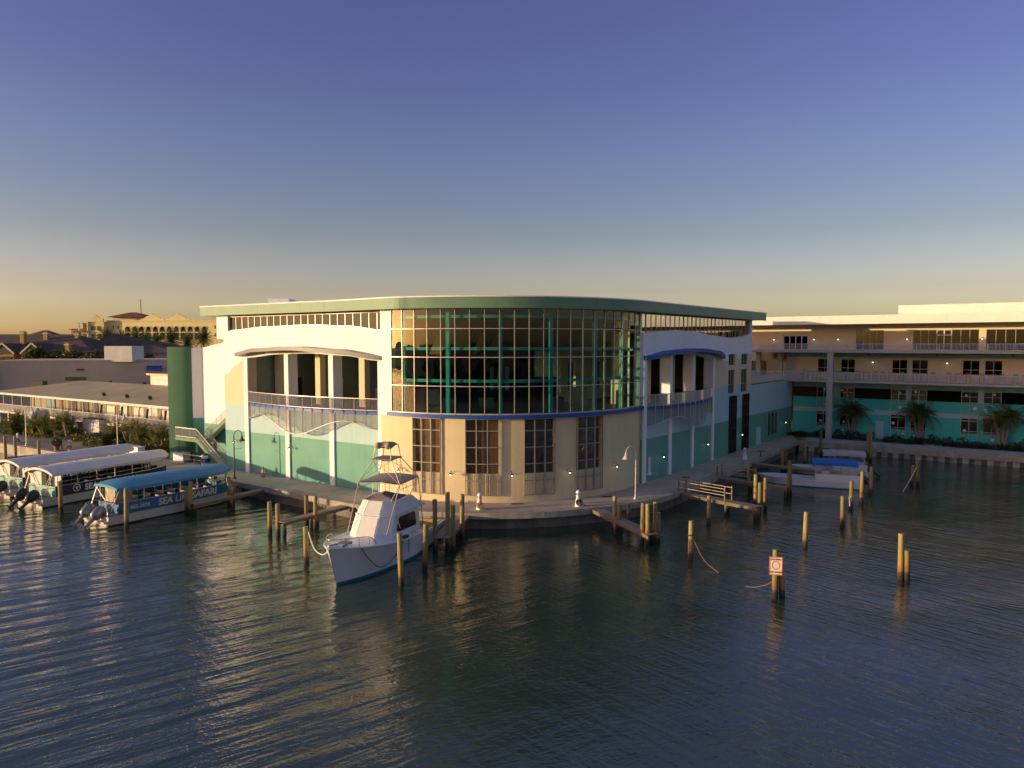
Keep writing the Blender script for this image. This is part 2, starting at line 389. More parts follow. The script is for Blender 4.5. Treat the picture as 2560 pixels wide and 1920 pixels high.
# ------------------------------------------------------------------ main building
LF = Path([(-28.1, 69.3), (-10.43, 57.76)])          # sunlit facade
CC = (-1.58, 68.58); CR = 14.38
CY = arc_path(CC, CR, -129, -25); sA = lambda a: CR * R(a + 129)
RF = Path([(11.8, 62.4), (38.1, 96.2)])              # shaded facade
MB_ = thing('aquarium_building', 'white and teal waterfront hall with curved glass bay and green roof band', 'building', (0, 68, Z0))
def part(b, name, mats, parent=None): return b.build(name, mats, parent or MB_)
WM = [teal, pale, cream, white, beige]
arch_l = interp([(3.75, 12.14), (8, 12.5), (12.2, 12.6), (16.5, 12.45), (20.55, 12.06)])
strip_l = interp([(.7, 14.68), (6, 14.97), (12, 15.08), (16.6, 14.92), (21.13, 14.5)])
wave_l = interp([(-.5, 10.2), (.3, 10.46), (1.6, 11.3), (3.4, 12.05), (7, 12.4), (22, 12.4)])
T = 0.9
def lfn(s):
    seg = [(Z0-.1, 5.05, 0), (5.05, 7.6, 1)]
    if 3.75 < s < 20.55 and not (9.02 < s < 9.57 or 14.78 < s < 15.35):
        seg += [(7.6, 7.84, 2), (arch_l, strip_l, 3)]
    else:
        if s < 3.75: seg += [(7.6, wave_l, 2), (wave_l, strip_l, 3)]
        else: seg += [(7.6, strip_l, 3)]
    if s < .72 or s > 21.1: seg[-1] = (seg[-1][0], 16.1, 3)
    return seg
wl = B(); wl.wall(LF, [0, .72, 3.75, 9.02, 9.57, 14.78, 15.35, 20.55, 21.1], lfn, -T, 0, step=.9)
wl.sweep(LF, -1.05, 0, -6, -.004, 13.9, 16.1, 3); wl.sweep(LF, 0, .72, -T, 0, 16.1, 16.11, 3)
part(wl, 'sunlit_wall', WM)
for i, (a, b) in enumerate([(3.21, 3.76), (9.02, 9.57), (14.78, 15.35), (20.55, 21.1)]):
    part(B().sweep(LF, a, b, 0, .16, Z0-.1, (lambda q: arch_l(q) - .02)), 'pilaster', white)
# the long strip of clerestory glass, each pane its own sheet
def strip(path, s0, s1, n, zb, zt, name, glass_mat, fr=.05, o=-.28, mfr=alu):
    f = B(); f.sweep(path, s0, s1, o-.06, o+.08, zt-.07, zt, step=1.0); f.sweep(path, s0, s1, o-.06, o+.10, zb, (lambda q: zb(q)+.07), step=1.0)
    for i in range(n+1):
        s = s0 + (s1-s0)*i/n; s = min(max(s, s0+fr/2), s1-fr/2)
        f.sweep(path, s-fr/2, s+fr/2, o-.03, o+.035, (lambda q: zb(q)+.05), zt-.05)
    fo = part(f, name, mfr)
    for i in range(n):
        a = s0+(s1-s0)*i/n+fr/2; b = s0+(s1-s0)*(i+1)/n-fr/2; e = random.uniform(-.012, .012); e2 = random.uniform(-.01, .01)
        B().sweep(path, a, b, (lambda q, a=a, b=b: o-.02+e*(q-a)/(b-a)+e2), (lambda q, a=a, b=b: o-.005+e*(q-a)/(b-a)+e2), (lambda q: zb(q)+.06), zt-.06).build('pane', glass_mat, fo)
    return fo
strip(LF, .72, 21.1, 22, strip_l, 16.08, 'clerestory_window', mat('bronze_glass', (.055, .040, .020), .4, var=.15, scale=.8, spec=.06))
# cylinder: beige base wall with four tall bays, glass drum above
bays = [(-115.5, -105.8), (-98.0, -87.8), (-80.0, -70.1), (-62.3, -52.0)]
def cfn(s):
    a = s / CR / R(1) - 129
    if a < -124.1 or a > -28: return [(Z0-.1, 7.75, 4), (7.75, 16.25, 3)]
    for p, q in bays:
        if p < a < q: return [(Z0-.1, 3.42, 4), (7.72, 8.05, 4)]
    return [(Z0-.1, 8.05, 4)]
br = sorted([sA(a) for a in (-129, -124.1, -28, -25)] + [sA(a) for p in bays for a in p])
cw = B(); cw.wall(CY, br, cfn, -.5, 0); part(cw, 'curved_wall', WM)
part(B().sweep(CY, sA(-124.8), sA(-27.2), 0, .38, 7.74, 8.0), 'blue_sill', blue)
rows = [8.06, 10.18, 12.42, 14.62, 16.2]; cols = [-124.1 + 96.1*i/21 for i in range(22)]
cm = B()
for z in rows: cm.sweep(CY, sA(-124.1), sA(-28), -.12, .02, z-.03, z+.03)
for a in cols: cm.sweep(CY, sA(a)-.027, sA(a)+.027, -.12, .035, 8.0, 16.2)
cwf = part(cm, 'curtain_wall_frame', alu)
for i in range(21):
    for j in range(4):
        a = sA(cols[i])+.03; b = sA(cols[i+1])-.03; e1, e2, e3 = [random.uniform(-.010, .010) for _ in range(3)]
        z0, z1 = rows[j]+.03, rows[j+1]-.03
        vs = []
        for (s, z, d) in ((a, z0, e1), (b, z0, e2), (b, z1, e3), (a, z1, e1*.3)):
            for o in (-.055, -.040): vs.append(CY.at(s, o+d, z))
        B().add([vs[0],vs[2],vs[4],vs[6],vs[1],vs[3],vs[5],vs[7]], [(0,3,2,1),(4,5,6,7),(0,1,5,4),(1,2,6,5),(2,3,7,6),(3,0,4,7)]).build('pane', glass_m, cwf)
# steel frame behind the glass
for a in (-121.5, -104.6, -87.1, -70.0, -52.0, -36.2):
    part(B().sweep(CY, sA(a)-.15, sA(a)+.15, -1.0, -.7, 7.86, 16.0), 'steel_column', steel)
for z in (10.56, 13.08, 15.58):
    part(B().sweep(CY, sA(-124), sA(-28), -1.02, -.78, z-.12, z+.12), 'ring_beam', steel)
blind_m = lines_mat('slatted_blind', (.15, .125, .12), (.34, .22, .05), (.0, .0, 1), .16, .05, .7, .5, 3.0, .2, (1, 0, 0), .11)
for bi, (p, q) in enumerate(bays):
    a, b = sA(p), sA(q); f = B(); zs = [7.68, 6.77, 5.5, 4.22, 2.9, 1.78]
    for z in zs: f.sweep(CY, a, b, .10, .16, z-.03, z+.03)
    for k in range(4): s = a + (b-a)*k/3; f.sweep(CY, max(a, s-.04), min(b, s+.04), .06, .18, 1.75, 7.72)
    for k in range(4):
        s = a + (b-a)*k/3
        for z in (7.5, 5.5, 2.9): f.sweep(CY, max(a, s-.03), min(b, s+.03), -.10, .08, z-.03, z+.03)
    k = a + .12
    while k < b:                                     # fine bars of the outer grille
        f.sweep(CY, k-.008, k+.008, .11, .13, 1.75, 3.4); k += .14
    fo = part(f, 'window', mat('bronze_grey_frame', (.34, .30, .27), .5, .2))
    for c in range(3):
        for r, (zl, zh) in enumerate(((3.42, 4.2), (4.24, 5.48), (5.52, 6.75), (6.79, 7.7))):
            s1, s2 = a+(b-a)*c/3+.02, a+(b-a)*(c+1)/3-.02; e = random.uniform(-.008, .008)
            B().sweep(CY, s1, s2, -.30+e, -.285+e, zl, zh).build('pane', glass_b, fo)
    B().sweep(CY, a+.02, b-.02, -.46, -.44, 3.45, 7.7).build('blind', blind_m if bi < 2 else mat('drawn_shade', (.20, .165, .15), .8, var=.5, scale=.8), fo)
# shaded facade
arch_r = interp([(0, 12.02), (3.6, 12.35), (7.2, 12.47), (11, 12.35), (14.8, 11.98)])
strip_r = interp([(-.75, 14.35), (3, 14.56), (6.6, 14.68), (11, 14.55), (15, 14.28), (20.4, 14.05), (23.5, 14.2), (26, 14.57)])
wave_r = interp([(14.75, 12.06), (19.4, 11.55), (22.5, 11.75), (26.7, 12.25)])
def rfn(s):
    seg = [(Z0-.1, 5.0, 0)]
    tall = 19.7 < s < 21.8 or 23.75 < s < 25.8
    if tall: seg = [(Z0-.1, 1.3, 0), (7.66, 7.93, 1)]
    elif 26.6 < s: return [(Z0-.1, 5.0, 0), (5.0, 8.6, 1)]
    elif 0 < s < 14.75 and not (4.5 < s < 5.03 or 9.62 < s < 10.14): return seg + [(5.0, 7.84, 1), (arch_r, strip_r, 3)]
    else: seg += [(5.0, 7.93 if s > 15.2 else 8.8, 1)]
    if s < 15.2: seg += [(8.8, strip_r, 3)]
    elif 19.4 < s < 21.2 or 23.3 < s < 25.2 or tall: seg += [(10.56, 11.06, 2), (12.3, strip_r, 3)]
    else: seg += [(7.93, 8.8, 1), (8.8, wave_r, 2), (wave_r, strip_r, 3)]
    if s > 26.0 or s < -.3: seg[-1] = (seg[-1][0], 16.15, 3)
    return seg
wr = B(); wr.wall(RF, [-.6, 0, 4.5, 5.03, 9.62, 10.14, 14.75, 15.2, 19.4, 19.7, 21.2, 21.8, 23.3, 23.75, 25.2, 25.8, 26.0, 26.6, 42.6], rfn, -T, 0, step=.9)
wr.sweep(RF, 19.4, 26.6, -T-.3, -T, Z0-.1, 16.1, 2)
part(wr, 'shaded_wall', WM)
wr2 = B()
for a, b in ((21.2, 21.8), (25.2, 25.8)): wr2.sweep(RF, a, b, -T+.002, -.002, 7.9, 12.3, 2)
for a, b in ((19.4, 19.7), (23.3, 23.75)): wr2.sweep(RF, a, b, -T+.002, -.004, 5.0, 7.95, 1)
part(wr2, 'shaded_wall_infill', WM)
for a, b in [(-.62, -.12), (4.5, 5.03), (9.62, 10.14), (14.75, 15.2)]:
    part(B().sweep(RF, a, b, 0, .16, Z0-.1, (lambda q: arch_r(q)-.02)), 'pilaster', white)
strip(RF, -.6, 26.0, 27, strip_r, 16.12, 'clerestory_window', glass_r)
back_m = mat('drawn_grey_shade', (.17, .155, .165), .8, var=.4, scale=.9)
def window(path, s0, s1, z0, z1, nx, nz, parent, gl=None, o=-.15, fr=.05, name='window', mf=None, back=True, proud=.06, zsplit=None):
    f = B(); zs = zsplit or [z0 + (z1-z0)*k/nz for k in range(nz+1)]
    for z in zs: f.sweep(path, s0, s1, o-.05, o+proud, max(z0, z-fr/2), min(z1, z+fr/2))
    for k in range(nx+1): s = s0+(s1-s0)*k/nx; f.sweep(path, max(s0, s-fr/2), min(s1, s+fr/2), o-.05, o+proud+.006, z0, z1)
    fo = f.build(name, mf or alu, parent)
    for i in range(nx):
        for j in range(len(zs)-1):
            e = random.uniform(-.008, .008)
            B().sweep(path, s0+(s1-s0)*i/nx+fr*.4, s0+(s1-s0)*(i+1)/nx-fr*.4, o-.03+e, o-.018+e, zs[j]+fr*.4, zs[j+1]-fr*.4).build('pane', gl or glass_d, fo)
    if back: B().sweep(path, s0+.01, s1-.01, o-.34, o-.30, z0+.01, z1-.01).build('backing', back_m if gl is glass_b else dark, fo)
    return fo
for a, b in ((19.42, 21.18), (23.32, 25.18)):
    window(RF, a, b, 11.07, 12.29, 2, 1, MB_, glass_m); window(RF, a, b, 7.95, 10.55, 2, 1, MB_, glass_m, zsplit=[7.95, 8.9, 10.55])
for a, b in ((19.7, 21.8), (23.75, 25.8)):
    window(RF, a, b, 1.3, 7.66, 3, 5, MB_, glass_b, o=.02, proud=.1, zsplit=[1.3, 2.6, 4.0, 5.3, 6.6, 7.66], mf=lampm)
window(RF, 32.5, 36.5, 1.9, 4.75, 3, 1, MB_, glass_b, o=.06, mf=rail_m)
d = part(B().sweep(RF, 28.65, 30.1, 0, .06, Z0, 3.4), 'door', pale); B().sweep(RF, 29.9, 30.0, .06, .12, 2.15, 2.3).build('handle', rail_m, d)
# low block top
part(B().add([(*RF.pos(26.6, 0), 8.6), (*RF.pos(42.6, 0), 8.6), (*RF.pos(42.6, -16), 8.6), (*RF.pos(26.6, -16), 8.6)], [(0,1,2,3)]), 'terrace_deck', greyconc)
# roof: green band along a smooth line, white cap, slab
FP = [LF.pos(-2.4, .85), LF.pos(6, .9), LF.pos(12, .95), LF.pos(16.5, .9)] 
FP += [(CC[0] + (CR+r)*math.cos(R(a)), CC[1] + (CR+r)*math.sin(R(a))) for a, r in ((-122, .95), (-114, .8), (-106, .65), (-98, .55), (-90, .5), (-82, .5), (-74, .5), (-66, .55), (-58, .65), (-50, .75), (-42, .9), (-35, 1.05))]
FP += [RF.pos(3, .95), RF.pos(9, .95), RF.pos(18, .95), RF.pos(28.6, .95)]
FA = Path(smooth_path(FP))
n = 9
for i in range(n):
    part(B().sweep(FA, FA.L*i/n + .006, FA.L*(i+1)/n - .006, -.16, 0, 16.16, 17.0, step=.8), 'roof_band_panel', seagreen)
part(B().sweep(FA, 0, FA.L, -.5, .05, 17.0, 17.1, step=.8), 'roof_edge_cap', white)
rp = [FA.pos(q, -.15) for q in FA.knots] + [RF.pos(28.6, -12), (12, 97), (-14, 92), LF.pos(-2.4, -18)]
rs = B(); rs.prism(rp, 16.2, 16.96); part(rs, 'roof_slab', white)
sd = B(); a = LF.pos(-2.4, .83); b = LF.pos(-2.4, -18); sd.bar((a[0], a[1], 16.6), (b[0], b[1], 16.6), .14, .84); part(sd, 'roof_band_side', seagreen)
part(B().box(-26.7, 78, 16.9, -25.4, 80.5, 18.35).box(-25.4, 78, 17.9, -24.4, 80.5, 18.35), 'roof_vent', white)
part(B().box(.6, 66, 16.9, 2.5, 68, 17.22), 'skylight', white)
part(B().sweep(RF, 24, 27.6, -11, -7, 16.9, 17.75), 'roof_plant_box', white)
# interior: floor, ceilings, back walls
foot = [LF.pos(0, -.3), LF.pos(21.1, -.3)] + [CY.pos(sA(a), -.45) for a in range(-124, -27, 6)] + [RF.pos(0, -.3), RF.pos(26.6, -.3), (14, 95), (-14.4, 90)]
part(B().prism(foot, 7.5, 7.83), 'floor_slab', floor_m)
part(B().sweep(LF, 0, 21.1, -9, -T, 12.85, 13.0), 'terrace_ceiling', white)
part(B().sweep(RF, 0, 26.6, -9, -T, 12.85, 13.0), 'terrace_ceiling', white)
for s_, o_ in ((3.2, -T), (8.3, -4.2), (14.0, -4.2)): part(B().sweep(LF, s_, s_+.3, -10, o_, 7.83, 12.85), 'partition_wall', darkwall)
part(B().sweep(LF, 0, 14.3, -10.3, -10, 7.83, 12.85), 'terrace_back_wall', darkwall)
part(B().sweep(LF, -.2, 0.2, -20, -T, 1.1, 16.1), 'rear_side_wall', white)
bw = B(); bw.bar((-14.4, 90, 12), (14, 95, 12), .3, 9, 0); bw.bar((14, 95, 12), (*RF.pos(26.6, -.3), 12), .3, 9, 0); bw.bar((-14.4, 90, 12), (*LF.pos(0, -19), 12), .3, 9, 0)
part(bw, 'rear_wall', intwall)
for s in (4.4, 10.15, 15.85): part(B().sweep(LF, s-.33, s+.33, -3.4, -2.75, 7.83, 12.85), 'terrace_column', cream)
part(B().wall(RF, [0, 1.2, 2.6, 6.2, 7.6, 11.4, 13.0, 17], (lambda s: [(7.83, 8.9), (11.6, 12.85)] if 1.2 < s < 2.6 or 6.2 < s < 7.6 or 11.4 < s < 13 else [(7.83, 12.85)]), -9.3, -9), 'terrace_back_wall', cream)
for a, b in ((3.2, 4.3), (8.4, 9.5), (13.4, 14.6)): part(B().sweep(RF, a, b, -2.6, -1.7, 7.83, 12.85), 'inner_pier', cream)
for s in (1.9, 7.0, 12.4): part(B().sweep(RF, s-.4, s+.4, -4.4, -3.6, 7.83, 12.85), 'terrace_column', cream)
dd = part(B().sweep(LF, 8.6, 8.66, -7.3, -6.2, 7.83, 10.1), 'door', white); B().sweep(LF, 8.66, 8.69, -7.0, -6.5, 9.0, 9.8).build('window_light', dark, dd)
part(B().sweep(LF, 3.5, 3.56, -6.5, -5.4, 7.83, 10.0), 'door', dark)
part(B().sweep(LF, 14.3, 14.34, -8.5, -6, 8.4, 9.3), 'wall_sign', white)
part(B().box(2.3, 72, 10.1, 5.0, 72.3, 12.7), 'hanging_screen', white)
part(B().box(-2.3, 74, 8.6, -1.9, 74.1, 11).box(-1.5, 74, 8.6, -1.1, 74.1, 11).box(-.7, 74, 8.6, -.3, 74.1, 11), 'interior_window', pale)
for x, y, w_, h_ in ((-8, 66, 1.2, 1.4), (-3, 62, 1.4, .9), (3, 61, 1.5, 1.0), (5.2, 64, 1.6, 1.7), (-6, 61.5, 1.2, .9)):
    part(B().box(x, y, 7.83, x+w_, y+.8, 7.83+h_), 'display_case', mat('display_case', (.03, .05, .055), .4))
# terraces: bowed deck edge, railing, hanging screen with a waved lower edge, arched canopy
def railing(path, s0, s1, o, z, h, parent, post=1.5, bal=.13, m=None, name='railing', step=None):
    of = o if callable(o) else (lambda q: o); f = B()
    n = max(1, round((s1-s0)/post))
    f.sweep(path, s0, s1, (lambda q: of(q)-.03), (lambda q: of(q)+.03), z+h-.05, z+h, step=step); f.sweep(path, s0, s1, (lambda q: of(q)-.02), (lambda q: of(q)+.02), z+.09, z+.13, step=step)
    for i in range(n+1):
        s = s0+(s1-s0)*i/n; f.bar(path.at(s, of(s), z-.05), path.at(s, of(s), z+h-.02), .06, .06)
    k = max(1, round((s1-s0)/bal))
    for i in range(k):
        s = s0+(s1-s0)*(i+.5)/k; f.bar(path.at(s, of(s), z+.1), path.at(s, of(s), z+h-.03), .034, .034)
    return f.build(name, m or rail_m, parent)
def mesh_material():
    m = bpy.data.materials.new('wire_mesh'); m.use_nodes = True; t = m.node_tree; t.nodes.clear()
    o = N(t, 'ShaderNodeOutputMaterial'); a = N(t, 'ShaderNodeBsdfTransparent'); d = N(t, 'ShaderNodeBsdfDiffuse'); d.inputs[0].default_value = (.30, .29, .27, 1)
    x = N(t, 'ShaderNodeMixShader'); x.inputs[0].default_value = .24
    t.links.new(a.outputs[0], x.inputs[1]); t.links.new(d.outputs[0], x.inputs[2]); t.links.new(x.outputs[0], o.inputs[0]); return m
mesh_m = mesh_material()
def terrace(path, s0, s1, bow, wavef, archf, can0, can1, canz, mcan, npost, nw):
    of = lambda q: .12 + bow * math.sin(math.pi * min(1, max(0, (q-s0)/(s1-s0))))
    part(B().sweep(path, s0, s1, -1.0, (lambda q: of(q)-.06), 7.6, 7.86, step=.7), 'balcony_deck', [blue])
    railing(path, s0+.03, s1-.03, of, 7.86, 1.1, MB_, post=(s1-s0)/npost, step=.7)
    f = B(); pts = []
    for i in range(nw*4+1):
        s = s0+.03+(s1-s0-.06)*i/(nw*4); pts.append(path.at(s, of(s), wavef(s)))
    f.tube(pts, .045, 6)
    for i in range(npost*1+1):
        s = s0+.03+(s1-s0-.06)*i/npost; f.bar(path.at(s, of(s), wavef(s)), path.at(s, of(s), 7.9), .05, .05)
        f.bar(path.at(s, of(s), wavef(s)+.02), path.at(s, .01, wavef(s)+.02), .03, .03)
    part(f, 'screen_frame', rail_m)
    part(B().sweep(path, s0+.05, s1-.05, (lambda q: of(q)-.012), (lambda q: of(q)-.008), (lambda q: wavef(q)+.02), 7.6, step=.4), 'screen_mesh', mesh_m)
    cf = lambda q: .25 + 1.45 * math.sin(math.pi * min(1, max(0, (q-can0)/(can1-can0)))) ** .7
    part(B().sweep(path, can0, can1, -.05, cf, canz, (lambda q: canz(q)+.34), step=.6), 'arched_canopy', mcan)
terrace(LF, 3.78, 20.52, 1.15, interp([(3.78, 6.43), (6.0, 7.02), (11.6, 5.55), (17.4, 7.0), (20.52, 6.4)]), arch_l, 2.0, 21.7,
        interp([(2.0, 12.25), (6.5, 12.72), (11.5, 12.88), (16.5, 12.66), (21.7, 12.1)]), mat('canopy_grey_blue', (.20, .19, .18), .5, var=.1), 15, 8)
terrace(RF, -.1, 14.75, 1.1, interp([(-.1, 6.15), (4.4, 6.75), (9.4, 5.35), (13.4, 6.75), (14.75, 6.3)]), arch_r, -.5, 17.7,
        interp([(-.5, 12.05), (4, 12.5), (8.2, 12.66), (13, 12.42), (17.7, 11.85)]), blue, 13, 8)
railing(RF, 26.7, 42.4, -.1, 8.6, 1.05, MB_, post=2.0)
# wall lamps: gooseneck arms with small lit bulbs
def wall_lamp(path, s, z, parent, o=0.0):
    f = B(); x = path.at
    f.tube([x(s, o, z), x(s, o+.12, z+.28), x(s, o+.32, z+.34), x(s, o+.48, z+.24)], .022, 5)
    f.lathe([(.03, .14), (.06, .1), (.15, 0)], x(s, o+.48, z+.08), 10)
    l = f.build('wall_lamp', lampm, parent)
    B().lathe([(.02, .05), (.05, .02), (.05, -.04), (.02, -.07)], x(s, o+.48, z+.06), 8).build('bulb', bulb, l)
for a in (-119.8, -102.3, -83.9, -65.7, -46.6): wall_lamp(CY, sA(a), 3.35, MB_)
for s in (1.9, 9.9): wall_lamp(LF, s, 3.95, MB_, .02)
for s in (2.74, 12.94, 22.7, 38.5): wall_lamp(RF, s, 3.1, MB_)
part(B().sweep(RF, .5, .7, 0, .18, 1.9, 3.4).sweep(RF, .3, .9, 0, .22, 1.75, 1.95), 'standpipe', white)
# ------------------------------------------------------------------ exterior stair and stair tower
ST = thing('stair_tower', 'tall green stair tower wall beside white recessed wall, left of main facade', 'stair tower', (-34, 75, Z0))
gpts = [(-36.2, 74.55), (-35.4, 74.52), (-34.5, 74.56), (-33.75, 74.75)]
GW = Path(smooth_path(gpts, 8))
B().sweep(GW, 0, GW.L, -.35, 0, Z0-.1, 13.12).build('green_wall', stairgreen, ST)
RW = Path([(-33.75, 74.75), (-32.75, 75.12)])
B().sweep(RW, 0.02, RW.L, -.3, 0, 5.6, 13.02).build('return_wall', white, ST)
B().sweep(RW, 0.02, RW.L, -.3, 0, Z0-.1, 5.6).build('return_wall_base', teal, ST)
b = B(); b.sweep(LF, -7.06, -.8, -2.7, -2.33, Z0-.1, (lambda q: 13.0 + (q+7.06)*.155), 0); b.build('recessed_wall', white, ST)
b = B(); b.sweep(LF, -.8, 1.5, -2.7, -2.33, Z0-.1, 14.0, 0); b.build('recessed_wall', white, ST)
b = B(); b.sweep(LF, -6.9, 1.0, -2.33, -2.30, Z0-.1, 5.05, 0); b.build('recessed_wall_base', teal, ST)
EX = thing('exterior_staircase', 'green steel staircase with metal handrails climbing beside the white hall', 'staircase', (-32, 72.5, Z0))
def flight(sa, sb_, za, zb, o0, o1, n, up=1):
    f = B(); r = B(); g = B()
    for i in range(n):
        s0 = sa + (sb_-sa)*i/n; s1 = sa + (sb_-sa)*(i+1)/n; z = za + (zb-za)*(i+1)/n
        f.sweep(LF, min(s0, s1), max(s0, s1)+.02, o0, o1, z-.06, z)
        f.sweep(LF, (s0-.015), (s0+.015), o0, o1, z-(zb-za)/n, z-.05)
    for o in (o0-.03, o1+.03):
        a = LF.at(sa, o, za-.05); c = LF.at(sb_, o, zb-.12); r.bar(a, c, .05, .34)
    part_f = f.build('treads', greyconc, EX); r.build('stringers', stairgreen, EX)
    for o in (o0, o1):
        for h, rr in ((1.0, .028), (.55, .015), (.12, .015)): g.tube([LF.at(sa, o, za+h), LF.at(sb_, o, zb+h)], rr, 5)
        for i in range(n*2+1):
            t = i/(n*2); s = sa+(sb_-sa)*t; z = za+(zb-za)*t; g.bar(LF.at(s, o, z), LF.at(s, o, z+1.0), .02 if i % 6 else .045, .02 if i % 6 else .045)
    g.build('railing', rail_m, EX)
flight(-1.1, -4.9, Z0, 3.72, -1.05, -.05, 14)
flight(-4.9, 1.2, 3.72, 7.75, -2.2, -1.2, 22)
b = B(); b.sweep(LF, -8.6, -4.9, -2.25, 0.0, 3.4, 3.72); b.build('landing', stairgreen, EX)
for o, a0, a1 in ((-.02, -8.55, -4.95),): railing(LF, a0, a1, o, 3.72, 1.05, EX, post=1.2)
b = B()
for s, o in ((-8.4, -.2), (-5.1, -.2), (-5.1, -2.1)): b.bar(LF.at(s, o, Z0), LF.at(s, o, 3.4), .14, .14)
b.build('support_post', stairgreen, EX)
b = B()                                            # stair shadow wall under the flight
b.sweep(LF, -8.5, -5.2, -2.2, -2.1, Z0, 3.4); b.build('under_landing_wall', stairgreen, EX)

# ------------------------------------------------------------------ three storey wing on the right
WP = Path([(38.7, 97.5), (38.7 + .829*46, 97.5 - .559*46)])
WG = thing('harbour_wing', 'three storey cream and teal building with open galleries and flat roof', 'building', (50, 92, Z0))
lit_white = mat('white_fascia', (.76, .72, .62), .8, var=.06, scale=.5, streak=.08)
bright_teal = mat('brightened_teal_stucco', (.06, .55, .47), .7, var=.07, scale=.5, streak=.12)  # the hall's teal, brightened in colour to lift the shaded wing
WW = [bright_teal, pale, cream, mat('dark_opening', (.035, .028, .02), .9), lit_white, mat('pale_green_band', (.22, .42, .38), .75)]
gl_bays = [(3.1, 4.8), (5.97, 7.65), (11.99, 13.67), (14.22, 15.92), (19.61, 21.31), (21.87, 23.58), (27.3, 29.0), (29.5, 31.2)]
door3 = [(-1.42, 1.75, 14.52), (7.7, 10.94, 15.19), (14.2, 21.15, 15.17), (21.86, 28.6, 15.17)]
inb = lambda s, L: any(a < s < b for a, b, *_ in L)
def wfn(s):
    g = inb(s, gl_bays); seg = []
    if s < 0: seg = []
    elif g: seg = [(Z0-.1, 2.42, 0), (4.34, 4.85, 1), (4.85, 6.25, 0), (7.6, 8.5, 5)]
    else:
        seg = [(Z0-.1, 4.29, 0), (4.29, 4.85, 1), (4.85, 6.25, 0)]
        if any(b < s < a2 for (a, b), (a2, b2) in ((gl_bays[1], gl_bays[2]), (gl_bays[3], gl_bays[4]), (gl_bays[5], gl_bays[6]))) or s < 3.1: seg += [(7.62, 8.5, 5)]
        else: seg += [(6.25, 8.5, 1)]
    if s < -1.0: pass
    elif g: seg += [(8.5, 9.65, 2), (11.4, 11.62, 2)]
    else: seg += [(8.5, 11.62, 2)]
    if s > -1.0: seg += [(11.62, 12.4, 5)]
    hit = [t for a, b, t in door3 if a < s < b]
    if hit: seg += [(12.4, 12.62, 2), (hit[0], 16.0, 2)]
    else: seg += [(12.4, 16.0, 2)]
    return seg
brk = sorted(set([-7, -1.42, -1.0, 0, 1.75, 46] + [v for a, b in gl_bays for v in (a, b)] + [v for a, b, t in door3 for v in (a, b)]))
w_ = B(); w_.wall(WP, brk, wfn, -.4, 0); w_.build('front_wall', WW, WG)
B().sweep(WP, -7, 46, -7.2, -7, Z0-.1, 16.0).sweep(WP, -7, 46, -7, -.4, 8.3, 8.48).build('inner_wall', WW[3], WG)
B().sweep(WP, 45.6, 46, -16, 0, Z0-.1, 16.0).build('end_wall', cream, WG)
# floor slabs with bowed white edges, roof fascia
B().sweep(WP, -8, 46, -.39, 4.0, 8.49, 8.74).build('gallery_slab', greyconc, WG)
B().sweep(WP, -9, 46, -.39, 4.0, 12.29, 12.57).build('gallery_slab', greyconc, WG)
B().sweep(WP, -10, 46, -16, 4.2, 15.98, 16.2).build('roof_slab', lit_white, WG)
for i in range(4):
    B().sweep(WP, -10 + 14*i + .01, -10 + 14*(i+1) - .01, 4.2, 4.5, 15.9, 16.98).build('roof_fascia', lit_white, WG)
B().sweep(WP, 11.9, 46, -14, -6, 16.2, 17.3).sweep(WP, 12.1, 46, -13.9, -6.1, 17.28, 17.42).sweep(WP, 11.9, 46, -14, -6, 17.42, 18.56).build('penthouse', lit_white, WG)
railing(WP, -9, 46, 3.9, 8.74, 1.02, WG, post=2.4, m=mat('white_rail', (.62, .62, .62), .5, .1))
railing(WP, -9, 46, 3.9, 12.57, .88, WG, post=2.4, m=MATS['white_rail'])
for s in (5.3, 28.6):
    B().sweep(WP, s-.36, s+.36, 3.3, 3.98, Z0-.1, 8.48).sweep(WP, s-.36, s+.36, 3.3, 3.98, 8.75, 12.28).build('column', greyconc, WG)
for s in (-4.5, -1.6): B().sweep(WP, s-.3, s+.3, .5, 1.1, 8.74, 12.28).build('column', greyconc, WG)
bub = mat('white_bubble', (.75, .8, .8), .5)
for i, (a, b) in enumerate(gl_bays):
    window(WP, a, b, 9.66, 11.39, 2, 2, WG, glass_d, o=-.1, zsplit=[9.66, 10.25, 11.39])
    wf = window(WP, a, b, 2.43, 4.33, 2, 2, WG, glass_d, o=-.1, zsplit=[2.43, 2.75, 4.0, 4.33])
    window(WP, a, b, 6.26, 7.59, 2, 1, WG, glass_d, o=-.1)
    f = B()
    for k in range(3): s = a+(b-a)*k/2; f.sweep(WP, s-.025, s+.025, .12, .17, 1.3, 8.2)
    for z in (2.6, 4.1, 4.9, 5.9, 7.0, 8.18): f.sweep(WP, a, b, .12, .16, z-.02, z+.02)
    for z in (1.5, 8.0): 
        for s in (a, b): f.sweep(WP, s-.02, s+.02, 0, .13, z-.02, z+.02)
    fo = f.build('trellis', alu, WG)
    rr = random.Random(i)
    for k in range(4):
        s = rr.uniform(a+.2, b-.2); z = (1.75, 3.1, 5.4, 7.1)[k] + rr.uniform(-.25, .3); r_ = rr.uniform(.12, .22)
        c = WP.at(s, .19, z); u_ = Vector((.829, -.559, 0)); n_ = Vector((-.559, -.829, 0))
        ring = [Vector(c) + u_*r_*math.cos(t*math.pi/6) + Vector((0,0,r_*math.sin(t*math.pi/6))) for t in range(12)]
        B().add(ring + [p + n_*.02 for p in ring], [tuple(range(12))[::-1], tuple(range(12, 24))] + [(t, (t+1) % 12, 12+(t+1) % 12, 12+t) for t in range(12)]).build('bubble_disc', bub, fo)
